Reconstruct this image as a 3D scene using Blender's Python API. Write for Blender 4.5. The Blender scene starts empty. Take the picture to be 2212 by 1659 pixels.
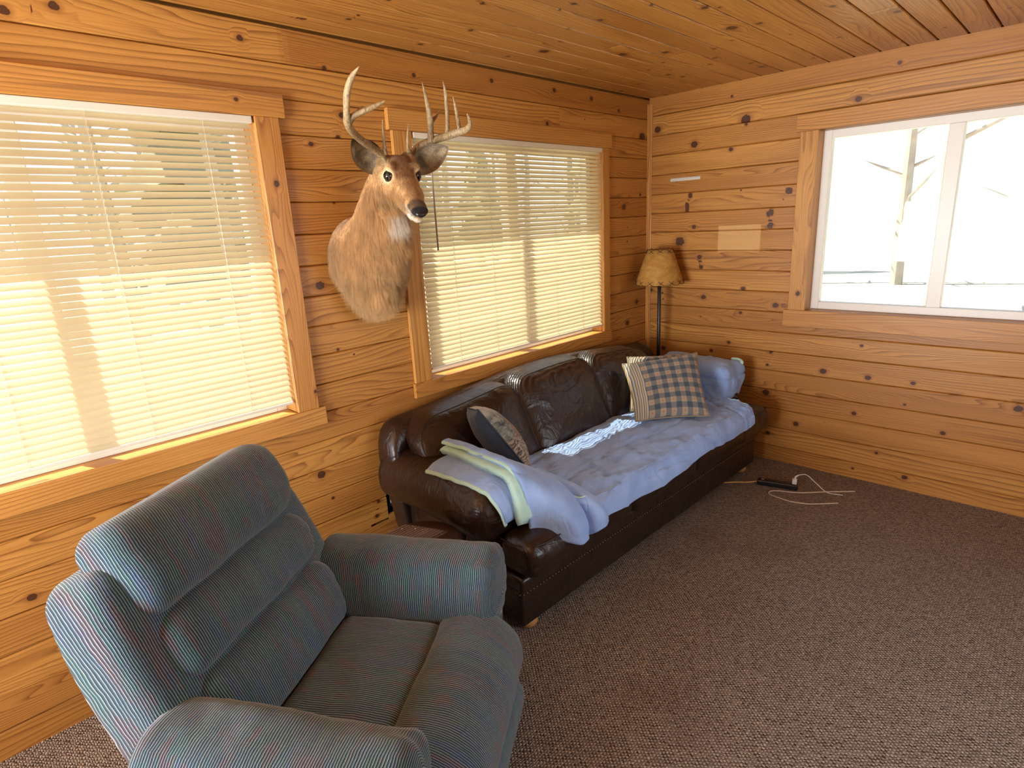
import bpy, bmesh, math, random
import numpy as np
from mathutils import Vector, Matrix, noise as mnoise

SC = bpy.context.scene
COL = SC.collection
PI = math.pi
H = 2.44                                    # ceiling height

# ------------------------------------------------------------------ camera
cam_d = bpy.data.cameras.new('camera')
cam = bpy.data.objects.new('camera', cam_d)
COL.objects.link(cam)
cam_d.sensor_fit = 'HORIZONTAL'
cam_d.sensor_width = 36.0
cam_d.lens = 1279.65 / 2212 * 36.0
cam_d.clip_start = 0.02
_r = Vector((0.692868, -0.71936, -0.049556))
_u = Vector((0.223136, 0.148552, 0.963402))
_b = Vector((-0.685671, -0.678568, 0.263442))
cam.matrix_world = Matrix(((_r.x, _u.x, _b.x, -3.92071), (_r.y, _u.y, _b.y, -2.39583),
                           (_r.z, _u.z, _b.z, 1.66337), (0, 0, 0, 1)))
SC.camera = cam

# ------------------------------------------------------------------ world, sun, added fill lamps
world = bpy.data.worlds.new('sky')
SC.world = world
world.use_nodes = True
_wn = world.node_tree
_bg = _wn.nodes['Background']
_tc = _wn.nodes.new('ShaderNodeTexCoord')
_sep = _wn.nodes.new('ShaderNodeSeparateXYZ')
_rmp = _wn.nodes.new('ShaderNodeValToRGB')
_rmp.color_ramp.elements[0].position = 0.0
_rmp.color_ramp.elements[0].color = (0.95, 0.95, 0.92, 1)
_rmp.color_ramp.elements[1].position = 0.7
_rmp.color_ramp.elements[1].color = (0.55, 0.72, 1.0, 1)
_wn.links.new(_tc.outputs['Generated'], _sep.inputs[0])
_wn.links.new(_sep.outputs['Z'], _rmp.inputs[0])
_wn.links.new(_rmp.outputs[0], _bg.inputs['Color'])
_bg.inputs['Strength'].default_value = 1.25

def lamp(name, kind, energy, color, loc, direction, **kw):
    d = bpy.data.lights.new(name, kind)
    d.energy = energy
    d.color = color
    for k, v in kw.items():
        setattr(d, k, v)
    o = bpy.data.objects.new(name, d)
    COL.objects.link(o)
    o.location = loc
    o.rotation_euler = Vector(direction).to_track_quat('-Z', 'Y').to_euler()
    return o

SUN_DIR = (0.24, -0.60, -1.0)
lamp('sun', 'SUN', 14.0, (1.0, 0.91, 0.76), (-3, 4, 6), SUN_DIR, angle=0.0093)
# added fill lamps that brighten the room, set in made-up openings of unseen walls
lamp('fill_front', 'AREA', 10.0, (0.80, 0.90, 1.0), (-1.3, -4.70, 1.45), (-0.42, 1.0, -0.42),
     shape='RECTANGLE', size=1.5, size_y=1.5, spread=math.radians(75))
lamp('fill_left', 'AREA', 235.0, (0.92, 0.96, 1.0), (-6.05, -1.05, 1.15), (1, -0.12, 0.80),
     shape='RECTANGLE', size=1.5, size_y=1.3)

SC.view_settings.view_transform = 'Standard'
SC.view_settings.look = 'None'
SC.view_settings.gamma = 1.0
SC.view_settings.use_curve_mapping = False
SC.view_settings.exposure = 0.20
SC.cycles.max_bounces = 10
SC.cycles.diffuse_bounces = 6
SC.cycles.transparent_max_bounces = 12
SC.cycles.sample_clamp_indirect = 6.0

# ------------------------------------------------------------------ tagging
def tag(o, label=None, cat=None, group=None, kind=None):
    if label: o['label'] = label
    if cat: o['category'] = cat
    if group: o['group'] = group
    if kind: o['kind'] = kind
    return o

def empty(name, loc=(0, 0, 0), rz=0.0, label=None, cat=None, group=None):
    o = bpy.data.objects.new(name, None)
    COL.objects.link(o)
    o.location = loc
    o.rotation_euler = (0, 0, rz)
    o.empty_display_size = 0.1
    return tag(o, label, cat, group)

def struct(o):
    o['kind'] = 'structure'
    return o

# ------------------------------------------------------------------ mesh helpers
class MB:
    """collects quads / tris and links them as one mesh object"""
    def __init__(self):
        self.v = []; self.f = []; self.mi = []; self.at = {}
    def add(self, verts, faces, mi=0):
        o = len(self.v)
        self.v.extend([tuple(p) for p in verts])
        self.f.extend([tuple(i + o for i in f) for f in faces])
        self.mi.extend([mi] * len(faces))
        return o
    def box(self, x0, x1, y0, y1, z0, z1, mi=0):
        v = [(x0, y0, z0), (x1, y0, z0), (x1, y1, z0), (x0, y1, z0), (x0, y0, z1), (x1, y0, z1), (x1, y1, z1), (x0, y1, z1)]
        self.add(v, [(0, 3, 2, 1), (4, 5, 6, 7), (0, 1, 5, 4), (1, 2, 6, 5), (2, 3, 7, 6), (3, 0, 4, 7)], mi)
    def grid(self, P, closed_u=False, closed_v=False, mi=0, flip=False):
        """P[i][j] points"""
        n, m = len(P), len(P[0])
        vs = [p for row in P for p in row]
        fs = []
        for i in range(n if closed_u else n - 1):
            for j in range(m if closed_v else m - 1):
                a = i * m + j; b = i * m + (j + 1) % m
                c = ((i + 1) % n) * m + (j + 1) % m; d = ((i + 1) % n) * m + j
                fs.append((a, d, c, b) if flip else (a, b, c, d))
        return self.add(vs, fs, mi)
    def loft(self, rings, caps=(True, True), mi=0):
        """rings of equal point count, each closed"""
        m = len(rings[0])
        o = self.grid(rings, closed_v=True, mi=mi)
        n = len(rings)
        if caps[0]:
            c = np.mean(np.array(rings[0]), 0); k = self.add([c], [])
            for j in range(m):
                self.f.append((o + (j + 1) % m, o + j, k)); self.mi.append(mi)
        if caps[1]:
            c = np.mean(np.array(rings[-1]), 0); k = self.add([c], []); b = o + (n - 1) * m
            for j in range(m):
                self.f.append((b + j, b + (j + 1) % m, k)); self.mi.append(mi)
    def tube(self, pts, rad, seg=10, caps=(True, True), mi=0):
        pts = [Vector(p) for p in pts]
        if not hasattr(rad, '__len__'): rad = [rad] * len(pts)
        rings = []; up = None
        for i, p in enumerate(pts):
            t = (pts[min(i + 1, len(pts) - 1)] - pts[max(i - 1, 0)]).normalized()
            if up is None:
                up = Vector((0, 0, 1)) if abs(t.z) < 0.9 else Vector((1, 0, 0))
            a = (up - t * up.dot(t)).normalized(); up = a; b = t.cross(a)
            rings.append([p + (a * math.cos(2 * PI * k / seg) + b * math.sin(2 * PI * k / seg)) * rad[i] for k in range(seg)])
        self.loft(rings, caps, mi)
    def lathe(self, prof, cx=0, cy=0, seg=32, caps=(True, True), mi=0):
        rings = [[(cx + r * math.cos(2 * PI * k / seg), cy + r * math.sin(2 * PI * k / seg), z) for k in range(seg)] for r, z in prof]
        self.loft(rings, caps, mi)
    def rbox(self, c, s, r, n=(6, 6, 6), fn=None, mi=0):
        """rounded box: centre, half sizes, corner radius; fn deforms the points"""
        c = np.array(c, float); s = np.array(s, float); r = min(r, min(s) * 0.999)
        def lin(k, a):
            m = n[k]
            inner = np.linspace(-(a - r), a - r, m + 1)
            e = [-(a - r) - r * math.tan(PI / 4 * t) for t in (1, 0.66, 0.33)]
            return np.concatenate([e, inner, [-q for q in e[::-1]]])
        L = [lin(k, s[k]) for k in range(3)]
        idx = {}; vs = []; fs = []
        def vid(p):
            key = (round(p[0], 6), round(p[1], 6), round(p[2], 6))
            if key not in idx:
                q = np.clip(p, -(s - r), s - r); d = p - q; l = np.linalg.norm(d)
                P = q + d / l * r if l > 1e-9 else p
                idx[key] = len(vs); vs.append(P)
            return idx[key]
        for ax in range(3):
            b, d = (ax + 1) % 3, (ax + 2) % 3
            for sg in (-1, 1):
                ids = []
                for u in L[b]:
                    row = []
                    for w in L[d]:
                        p = np.zeros(3); p[ax] = sg * s[ax]; p[b] = u; p[d] = w
                        row.append(vid(p))
                    ids.append(row)
                for i in range(len(ids) - 1):
                    for j in range(len(ids[0]) - 1):
                        q = (ids[i][j], ids[i + 1][j], ids[i + 1][j + 1], ids[i][j + 1])
                        fs.append(q if sg > 0 else q[::-1])
        vs = [(fn(v, s) if fn else v) + c for v in vs]
        self.add(vs, fs, mi)
    def build(self, name, mats, parent=None, smooth=True, loc=None, attrs=None):
        me = bpy.data.meshes.new(name)
        me.from_pydata([tuple(float(x) for x in p) for p in self.v], [], self.f)
        if not isinstance(mats, (list, tuple)): mats = [mats]
        for m in mats: me.materials.append(m)
        if len(mats) > 1: me.polygons.foreach_set('material_index', self.mi)
        if smooth: me.polygons.foreach_set('use_smooth', [True] * len(me.polygons))
        for k, arr in (attrs or {}).items():
            arr = np.asarray(arr, dtype=np.float32)
            if arr.ndim == 1:
                a = me.attributes.new(k, 'FLOAT', 'POINT'); a.data.foreach_set('value', arr)
            else:
                a = me.attributes.new(k, 'FLOAT_VECTOR', 'POINT'); a.data.foreach_set('vector', arr.ravel())
        me.update()
        o = bpy.data.objects.new(name, me)
        COL.objects.link(o)
        if parent is not None: o.parent = parent
        if loc is not None: o.location = loc
        return o

def mod(o, kind, **kw):
    m = o.modifiers.new(kind.lower(), kind)
    for k, v in kw.items(): setattr(m, k, v)
    return m

def bevel(o, w=0.003, seg=2):
    return mod(o, 'BEVEL', width=w, segments=seg, limit_method='ANGLE', angle_limit=0.6)

def catmull(pts, n):
    """smooth resampling of a polyline of tuples (any width)"""
    P = [np.array(p, float) for p in pts]
    P = [2 * P[0] - P[1]] + P + [2 * P[-1] - P[-2]]
    out = []
    m = len(P) - 3
    for i in range(n):
        t = i / (n - 1) * m
        k = min(int(t), m - 1); t -= k
        a, b, c, d = P[k:k + 4]
        out.append(0.5 * (2 * b + (c - a) * t + (2 * a - 5 * b + 4 * c - d) * t * t + (3 * b - a - 3 * c + d) * t ** 3))
    return out

def sstep(a, b, x):
    t = min(1, max(0, (x - a) / (b - a))); return t * t * (3 - 2 * t)

def fbm(x, y, z, o=3):
    s = 0; a = 1
    for i in range(o):
        s += a * mnoise.noise(Vector((x, y, z))); x *= 2.03; y *= 2.03; z *= 2.03; a *= 0.5
    return s

# ------------------------------------------------------------------ material helpers
class NT:
    def __init__(self, name):
        self.m = bpy.data.materials.new(name); self.m.use_nodes = True
        self.t = self.m.node_tree
        self.p = self.t.nodes['Principled BSDF']; self.out = self.t.nodes['Material Output']
    def node(self, kind, **kw):
        n = self.t.nodes.new('ShaderNode' + kind)
        for k, v in kw.items(): setattr(n, k, v)
        return n
    def link(self, a, b): self.t.links.new(a, b)
    def put(self, sock, v):
        if isinstance(v, (int, float)): sock.default_value = v
        elif isinstance(v, tuple): sock.default_value = v if len(v) == len(sock.default_value) else v + (1,)
        else: self.link(v, sock)
    def math(self, op, a, b=0.0, c=0.0, clamp=False):
        n = self.node('Math', operation=op); n.use_clamp = clamp
        for s, v in zip(n.inputs, (a, b, c)): self.put(s, v)
        return n.outputs[0]
    def vmath(self, op, a, b=(0, 0, 0)):
        n = self.node('VectorMath', operation=op)
        self.put(n.inputs[0], a); self.put(n.inputs[1], b)
        return n.outputs[0]
    def comb(self, x, y, z):
        n = self.node('CombineXYZ')
        for s, v in zip(n.inputs, (x, y, z)): self.put(s, v)
        return n.outputs[0]
    def sep(self, v):
        n = self.node('SeparateXYZ'); self.put(n.inputs[0], v); return n.outputs
    def attr(self, name):
        n = self.node('Attribute', attribute_name=name); return n
    def noise(self, vec, scale=5.0, detail=2.0, rough=0.5, dist=0.0):
        n = self.node('TexNoise'); self.put(n.inputs['Vector'], vec)
        n.inputs['Scale'].default_value = scale; n.inputs['Detail'].default_value = detail
        n.inputs['Roughness'].default_value = rough; n.inputs['Distortion'].default_value = dist
        return n.outputs['Fac']
    def smooth(self, x, a, b, to0=0.0, to1=1.0):
        n = self.node('MapRange', interpolation_type='SMOOTHSTEP')
        for s, v in zip(n.inputs, (x, a, b, to0, to1)): self.put(s, v)
        return n.outputs[0]
    def mix(self, f, a, b, blend='MIX'):
        n = self.node('Mix', data_type='RGBA', blend_type=blend)
        self.put(n.inputs[0], f); self.put(n.inputs[6], a); self.put(n.inputs[7], b)
        return n.outputs[2]
    def bump(self, h, strength=0.3, dist=0.002, normal=None):
        n = self.node('Bump'); n.inputs['Strength'].default_value = strength; n.inputs['Distance'].default_value = dist
        self.put(n.inputs['Height'], h)
        if normal is not None: self.link(normal, n.inputs['Normal'])
        return n.outputs[0]
    def obj(self):
        return self.node('TexCoord').outputs['Object']
    def set(self, **kw):
        names = dict(color='Base Color', rough='Roughness', metal='Metallic', normal='Normal', spec='Specular IOR Level',
                     sheen='Sheen Weight', coat='Coat Weight', coatr='Coat Roughness', trans='Transmission Weight', sss='Subsurface Weight')
        for k, v in kw.items(): self.put(self.p.inputs[names[k]], v)
        return self.m

def simple(name, col, rough=0.5, metal=0.0, spec=0.5, var=0.12, scale=25.0):
    """a plain procedural material with a little tonal variation"""
    t = NT(name)
    n = t.noise(t.obj(), scale, 3.0)
    f = t.math('MULTIPLY_ADD', n, 2 * var, 1 - var)
    c = t.mix(1.0, col + (1,), t.comb(f, f, f), 'MULTIPLY')
    return t.set(color=c, rough=rough, metal=metal, spec=spec)
# ------------------------------------------------------------------ knotty pine
def pine(name, base=(0.585, 0.278, 0.062), dark=(0.36, 0.135, 0.025), line=(0.185, 0.058, 0.010), rough=0.38, grain=1.0, patch=None, pale=(0.70, 0.42, 0.16), vary=1.0):
    t = NT(name)
    wc = t.sep(t.attr('wc').outputs['Vector']); kn = t.sep(t.attr('kn').outputs['Vector'])
    a, c, r = wc[0], wc[1], wc[2]
    dx, dy, s = kn[0], kn[1], kn[2]
    r50 = t.math('MULTIPLY', r, 53.0)
    # grain lines flow round the knots
    R2 = t.math('MULTIPLY', t.math('MULTIPLY', s, s), 5.5)
    rr = t.math('ADD', t.math('MULTIPLY', t.math('MULTIPLY', dx, dx), 0.22), t.math('MULTIPLY', dy, dy))
    bend = t.math('MULTIPLY', dy, t.math('DIVIDE', R2, t.math('ADD', rr, t.math('ADD', R2, 1e-6))))
    far = t.math('DIVIDE', t.math('SQRT', t.math('ADD', t.math('MULTIPLY', dx, dx), t.math('MULTIPLY', dy, dy))), t.math('ADD', s, 1e-5))
    psi = t.math('SUBTRACT', c, t.math('MULTIPLY', bend, t.smooth(far, 6.5, 2.5, 0.0, 0.9)))
    big = t.noise(t.comb(t.math('MULTIPLY', a, 1.15), t.math('MULTIPLY', psi, 9.0), r50), 1.0, 1.5, 0.45)
    amp = t.math('MULTIPLY_ADD', t.math('FRACT', t.math('MULTIPLY', r, 7.13)), 0.17, 0.06)
    ring = t.math('ADD', psi, t.math('MULTIPLY', big, amp))
    freq = t.math('MULTIPLY_ADD', t.math('FRACT', t.math('MULTIPLY', r, 3.77)), 52.0, 42.0)
    ph = t.math('FRACT', t.math('MULTIPLY', ring, freq))
    saw = t.math('POWER', ph, 3.0)                       # a soft rise and a sharp late-wood edge
    saw = t.math('MULTIPLY', saw, t.smooth(ph, 1.0, 0.93))
    fine = t.noise(t.comb(t.math('MULTIPLY', a, 5.0), t.math('MULTIPLY', psi, 260.0), r50), 1.0, 2.0, 0.6)
    mod_ = t.noise(t.comb(t.math('MULTIPLY', a, 0.9), t.math('MULTIPLY', c, 14.0), t.math('ADD', r50, 9.0)), 1.0, 2.0)
    lw = t.math('MULTIPLY', saw, t.smooth(mod_, 0.32, 0.56, 0.30, 1.0 * grain))
    col = t.mix(t.math('MULTIPLY', t.math('FRACT', t.math('MULTIPLY', r, 5.31)), 0.70 * vary), base + (1,), dark + (1,))
    tone = t.noise(t.comb(t.math('MULTIPLY', a, 1.3), t.math('MULTIPLY', psi, 16.0), t.math('ADD', r50, 3.0)), 1.0, 3.0)
    col = t.mix(t.smooth(tone, 0.45, 0.75, 0.0, 0.55), col, dark + (1,))
    # reddish heartwood streaks on some boards
    hb = t.noise(t.comb(t.math('MULTIPLY', a, 0.55), t.math('MULTIPLY', psi, 20.0), t.math('ADD', r50, 21.0)), 1.0, 2.0, 0.5)
    hs = t.math('MULTIPLY', t.smooth(hb, 0.62, 0.70), t.smooth(t.math('FRACT', t.math('MULTIPLY', r, 11.7)), 0.5, 0.6))
    col = t.mix(t.math('MULTIPLY', hs, 0.55), col, (0.20, 0.075, 0.025, 1))
    col = t.mix(lw, col, line + (1,))
    col = t.mix(t.smooth(fine, 0.35, 0.75, 0.0, 0.28), col, line + (1,))
    # pitch flecks
    pf = t.noise(t.comb(t.math('MULTIPLY', a, 16.0), t.math('MULTIPLY', c, 150.0), r50), 1.0, 1.0)
    col = t.mix(t.smooth(pf, 0.77, 0.80, 0.0, 0.6), col, (0.16, 0.05, 0.015, 1))
    # knots
    wob = t.noise(t.comb(t.math('MULTIPLY', dx, 60.0), t.math('MULTIPLY', dy, 60.0), r50), 1.0, 2.0)
    d = t.math('DIVIDE', t.math('SQRT', t.math('ADD', t.math('MULTIPLY', t.math('MULTIPLY', dx, dx), 0.72), t.math('MULTIPLY', dy, dy))), t.math('ADD', s, 1e-5))
    d = t.math('ADD', d, t.math('MULTIPLY', t.math('SUBTRACT', wob, 0.5), 0.7))
    halo = t.smooth(d, 2.3, 0.9)
    col = t.mix(t.math('MULTIPLY', halo, 0.62), col, (0.27, 0.088, 0.02, 1))
    kr = t.math('FRACT', t.math('MULTIPLY', d, 3.2))
    kcol = t.mix(kr, (0.040, 0.014, 0.006, 1), (0.110, 0.038, 0.013, 1))
    core = t.smooth(d, 1.08, 0.88)
    kcol = t.mix(t.math('MULTIPLY', t.smooth(d, 0.78, 0.95), 0.8), kcol, (0.022, 0.009, 0.005, 1))
    col = t.mix(core, col, kcol)
    if patch:                                            # unfaded rectangle where something hung
        o = t.sep(t.obj()); (y0, y1, z0, z1) = patch
        e = 0.004
        mk = t.math('MULTIPLY', t.math('MULTIPLY', t.smooth(o[1], y0 - e, y0 + e), t.smooth(o[1], y1 + e, y1 - e)),
                    t.math('MULTIPLY', t.smooth(o[2], z0 - e, z0 + e), t.smooth(o[2], z1 + e, z1 - e)))
        col = t.mix(t.math('MULTIPLY', mk, 0.62), col, pale + (1,))
    h = t.math('ADD', t.math('MULTIPLY', saw, 0.35), t.math('MULTIPLY', fine, 0.4))
    nb = t.bump(h, 0.12, 0.0012)
    ro = t.math('ADD', t.math('MULTIPLY', fine, 0.14), rough - 0.07)
    return t.set(color=col, rough=ro, normal=nb, spec=0.42)

M = {}
M['pine_wall'] = pine('knotty_pine_wall')
M['pine_right'] = pine('knotty_pine_right', patch=(-0.823, -0.539, 1.399, 1.570))
M['pine_ceiling'] = pine('knotty_pine_ceiling', rough=0.34)
M['pine_trim'] = pine('clear_pine_trim', base=(0.61, 0.295, 0.070), dark=(0.50, 0.210, 0.042), grain=0.8, vary=0.8)

RNG = random.Random(7)

def knot_field(us, vs, knots):
    """offset to the nearest knot for each vertex; (9,9,small) when there is none"""
    us = np.array(us); vs = np.array(vs)
    if not knots:
        return np.stack([np.full(len(us), 9.0), np.full(len(us), 9.0), np.full(len(us), 0.004)], 1)
    K = np.array(knots)
    d = np.hypot(us[:, None] - K[None, :, 0], vs[:, None] - K[None, :, 1]) - 2.0 * K[None, :, 2]
    i = d.argmin(1)
    kd = np.hypot(K[:, None, 0] - K[None, :, 0], K[:, None, 1] - K[None, :, 1]) + np.eye(len(K)) * 99
    reach = np.minimum(np.maximum(4.5 * K[:, 2], 0.05), 0.47 * kd.min(1))
    near = np.hypot(us - K[i, 0], vs - K[i, 1]) < reach[i]
    return np.stack([us - K[i, 0], vs - K[i, 1], np.where(near, K[i, 2], 1e-4)], 1)

def panelling(name, fmap, mat, edges, u0, u1, vlim, openings, knots, joints=(), random_from=None, kdens=0.9, step=0.02, flip=False, bev=0.0055, gap=1.0):
    """tongue-and-groove boards running along u; fmap(u, v, w) -> xyz; w = 0 is the face"""
    mb = MB(); WC = []; KN = []
    for bi in range(len(edges) - 1):
        v0, v1 = edges[bi], edges[bi + 1]
        a, b = max(v0, vlim[0]), min(v1, vlim[1])
        if b - a < 0.004: continue
        cuts = sorted({a, b} | {q for o in openings for q in (o[2], o[3]) if a < q < b})
        js = sorted([u0, u1] + [j for (k, j) in joints if k == bi])
        for ji in range(len(js) - 1):
            ja, jb = js[ji], js[ji + 1]
            rnd = RNG.random(); off = RNG.random() * 40
            kk = [k for k in knots if v0 <= k[1] < v1 and ja - .02 < k[0] < jb + .02]
            x = ja if ja > u0 else u0
            if random_from:
                for (ra, rb) in random_from:
                    n = int((rb - ra) * kdens + RNG.random())
                    for _ in range(n):
                        ku = RNG.uniform(ra, rb)
                        if ja < ku < jb and all(abs(ku - q[0]) > 0.12 for q in kk):
                            kk.append((ku, RNG.uniform(v0 + .02, v1 - .02), RNG.uniform(0.005, 0.017)))
            for ci in range(len(cuts) - 1):
                ca, cb = cuts[ci], cuts[ci + 1]
                iv = [(ja, jb)]
                for o in openings:
                    if o[2] < cb - 1e-5 and o[3] > ca + 1e-5:
                        nv = []
                        for (p, q) in iv:
                            if o[0] > p: nv.append((p, min(q, o[0])))
                            if o[1] < q: nv.append((max(p, o[1]), q))
                        iv = [w for w in nv if w[1] - w[0] > 1e-4]
                # across profile
                prof = []
                if abs(ca - v0) < 1e-6: prof += [(v0, -0.012 * gap), (v0 + .0012 * gap, -0.0075 * gap), (v0 + .0016 * gap, -.0042), (v0 + bev, 0.0)]
                else: prof += [(ca, -0.02), (ca, 0.0)]
                m = 6
                lo = prof[-1][0]
                tail = [(v1 - bev, 0.0), (v1 - .0016 * gap, -.0042), (v1 - .0012 * gap, -0.0075 * gap), (v1, -0.012 * gap)] if abs(cb - v1) < 1e-6 else [(cb, 0.0), (cb, -0.02)]
                hi = tail[0][0]
                prof += [(lo + (hi - lo) * k / m, 0.0) for k in range(1, m)] + tail
                for (p, q) in iv:
                    n = max(1, int(math.ceil((q - p) / step)))
                    ul = [p + (q - p) * k / n for k in range(n + 1)]
                    P = []; uu = []; vv = []
                    for u in ul:
                        e = 0.0015 if (abs(u - ja) < 1e-6 and ja > u0) or (abs(u - jb) < 1e-6 and jb < u1) else 0.0
                        P.append([fmap(u, v, w - e) for v, w in prof])
                        uu += [u] * len(prof); vv += [v for v, w in prof]
                    mb.grid(P, flip=flip)
                    WC.append(np.stack([np.array(uu) + off, np.array(vv) - (v0 + v1) / 2, np.full(len(uu), rnd)], 1))
                    KN.append(knot_field(uu, vv, kk))
    return mb.build(name, mat, smooth=False, attrs={'wc': np.concatenate(WC), 'kn': np.concatenate(KN)})

def timber(name, x0, x1, y0, y1, z0, z1, mat, parent=None, knots=(), bev=0.002, seed=None, along=None):
    """one sawn board as a gridded box with grain running along its length"""
    dims = (x1 - x0, y1 - y0, z1 - z0)
    L = max(range(3), key=lambda k: dims[k]) if along is None else along
    lo = (x0, y0, z0); hi = (x1, y1, z1)
    others = [k for k in range(3) if k != L]
    Wd = max(others, key=lambda k: dims[k]); Th = [k for k in others if k != Wd][0]
    n = max(1, int(dims[L] / 0.03)); m = 5
    rg = random.Random(seed if seed is not None else int(sum(abs(q) * 1000 for q in lo + hi)))
    rnd = rg.random(); off = rg.random() * 40
    b = bev
    sect = []
    w0, w1, t0, t1 = lo[Wd], hi[Wd], lo[Th], hi[Th]
    sect += [(w0 + b + (w1 - w0 - 2 * b) * k / m, t0) for k in range(m + 1)]
    sect += [(w1, t0 + b), (w1, t1 - b)]
    sect += [(w1 - b - (w1 - w0 - 2 * b) * k / m, t1) for k in range(m + 1)]
    sect += [(w0, t1 - b), (w0, t0 + b)]
    mb = MB(); rings = []; U = []; V = []
    ends = [(lo[L], 0.8), (lo[L] + b, 1.0)] + [(lo[L] + b + (dims[L] - 2 * b) * k / n, 1.0) for k in range(1, n)] + [(hi[L] - b, 1.0), (hi[L], 0.8)]
    cw, ct = (w0 + w1) / 2, (t0 + t1) / 2
    for u, sc in ends:
        ring = []
        for w, th in sect:
            if sc < 1: w = min(max(w, w0 + b), w1 - b); th = min(max(th, t0 + b), t1 - b)
            p = [0, 0, 0]; p[L] = u; p[Wd] = w; p[Th] = th
            ring.append(tuple(p)); U.append(u); V.append(w + (th - t0) * 0.7)
        rings.append(ring)
    cr = np.cross(np.eye(3)[L], np.eye(3)[Wd])[Th]
    if cr < 0: rings = rings[::-1]; m_ = len(sect); U = [u for k in range(len(rings) - 1, -1, -1) for u in U[k * m_:(k + 1) * m_]]; V = [v for k in range(len(rings) - 1, -1, -1) for v in V[k * m_:(k + 1) * m_]]
    mb.loft(rings)
    U += [ends[0][0], ends[-1][0]]; V += [cw, cw]
    wc = np.stack([np.array(U) + off, np.array(V) - cw, np.full(len(U), rnd)], 1)
    kk = [(k[0], k[1], k[2]) for k in knots]
    return mb.build(name, mat, parent, smooth=False, attrs={'wc': wc, 'kn': knot_field(U, V, kk)})

# ------------------------------------------------------------------ room shell
KR=[(-0.066,2.231,0.0202),(-0.688,2.209,0.0265),(-0.692,2.18,0.0085),(-0.345,2.103,0.0195),(-0.601,2.043,0.0114),(-0.593,2.357,0.0077),(-0.979,1.764,0.0367),(-0.954,1.724,0.0165),(-0.327,1.779,0.0175),(-0.305,1.721,0.0176),(-0.306,1.684,0.0156),(-0.877,1.638,0.0231),(-0.681,1.787,0.0047),(-0.881,1.563,0.0174),(-0.361,1.569,0.0125),(-0.257,1.472,0.0286),(-0.409,1.364,0.0149),(-0.424,1.296,0.0124),(-0.728,1.159,0.0129),(-0.449,1.089,0.015),(-0.947,1.06,0.0159),(-0.719,0.997,0.0098),(-0.433,0.95,0.0042),(-0.026,1.121,0.0156),(-0.648,0.785,0.0099),(-0.522,0.714,0.0101),(-0.937,0.749,0.0097),(-0.919,0.661,0.0081),(-0.143,0.69,0.0131),(-0.133,1.06,0.0052),(-0.922,0.469,0.0195),(-1.129,0.286,0.0146),(-0.952,0.186,0.0116)]
KW=[(-2.833,2.368,0.0108),(-2.499,2.309,0.0094),(-2.04,2.339,0.0096),(-1.535,2.375,0.0114),(-2.442,2.136,0.013),(-2.602,2.014,0.0091),(-2.473,2.047,0.0093),(-2.395,1.797,0.0062),(-2.53,1.781,0.0049),(-1.102,2.2,0.0099),(-0.743,2.252,0.0044),(-0.091,2.185,0.028),(-1.029,2.383,0.0126),(-0.673,2.373,0.0135),(-0.111,1.804,0.0099),(-0.316,1.725,0.019),(-0.376,2.331,0.0114),(-2.646,1.44,0.0178),(-2.601,1.149,0.0061),(-2.523,1.112,0.0041),(-2.763,0.597,0.0166),(-2.723,0.465,0.0068),(-2.487,0.354,0.0086),(-2.505,0.282,0.0101),(-0.272,1.59,0.0041),(-0.274,1.492,0.0066),(-0.176,1.245,0.005),(-0.149,1.051,0.0153),(-0.27,0.912,0.0184)]
KC=[(-1.918,-0.843,0.0114),(-1.907,-0.764,0.005),(-1.679,-0.793,0.011),(-1.701,-0.896,0.0034),(-1.661,-1.021,0.0085),(-1.695,-0.636,0.0054),(-1.582,-0.501,0.0067),(-1.523,-0.352,0.0225),(-1.095,-0.232,0.0078),(-1.15,-0.547,0.021),(-0.826,-0.584,0.0085),(-0.745,-0.448,0.0088),(-0.54,-0.452,0.0153),(-0.726,-0.268,0.009),(-0.485,-0.216,0.0089),(-1.414,-1.176,0.0062),(-1.46,-1.136,0.0133),(-1.067,-1.192,0.0123),(-1.106,-1.087,0.0246),(-0.669,-0.799,0.0142),(-0.383,-0.868,0.0121),(-0.847,-0.878,0.0108),(-2.627,-0.111,0.0126),(-2.493,-0.206,0.0105),(-2.483,-0.263,0.0062),(-2.486,-0.462,0.0078),(-2.071,-0.106,0.0117),(-2.194,-0.635,0.0088),(-2.02,-0.379,0.0097),(-1.605,-0.191,0.0101),(-2.671,-0.105,0.0034)]

XL, YF = -6.1, -4.75                         # far ends of the room, behind and beside the camera
W1 = (-2.098, -0.582, 0.900, 2.092)          # window behind the sofa: x0 x1 z0 z1
W2 = (-4.330, -2.833, 0.914, 2.100)          # window behind the recliner
W3 = (-2.420, -1.130, 1.040, 2.090)          # window in the right wall: y0 y1 z0 z1
OUT = (-2.440, -2.362, 0.262, 0.425)         # hole round the socket
GAP = (-2.545, -2.440, 0.2315, 0.247)        # broken board edge beside it
ew = [0.102 - 0.1295] + [0.102 + 0.1295 * k for k in range(19)]
er = [0.102 - 0.1306] + [0.102 + 0.1306 * k for k in range(19)]
ec = [-0.0135 - 0.1265 * k for k in range(-1, 40)][::-1]

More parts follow.
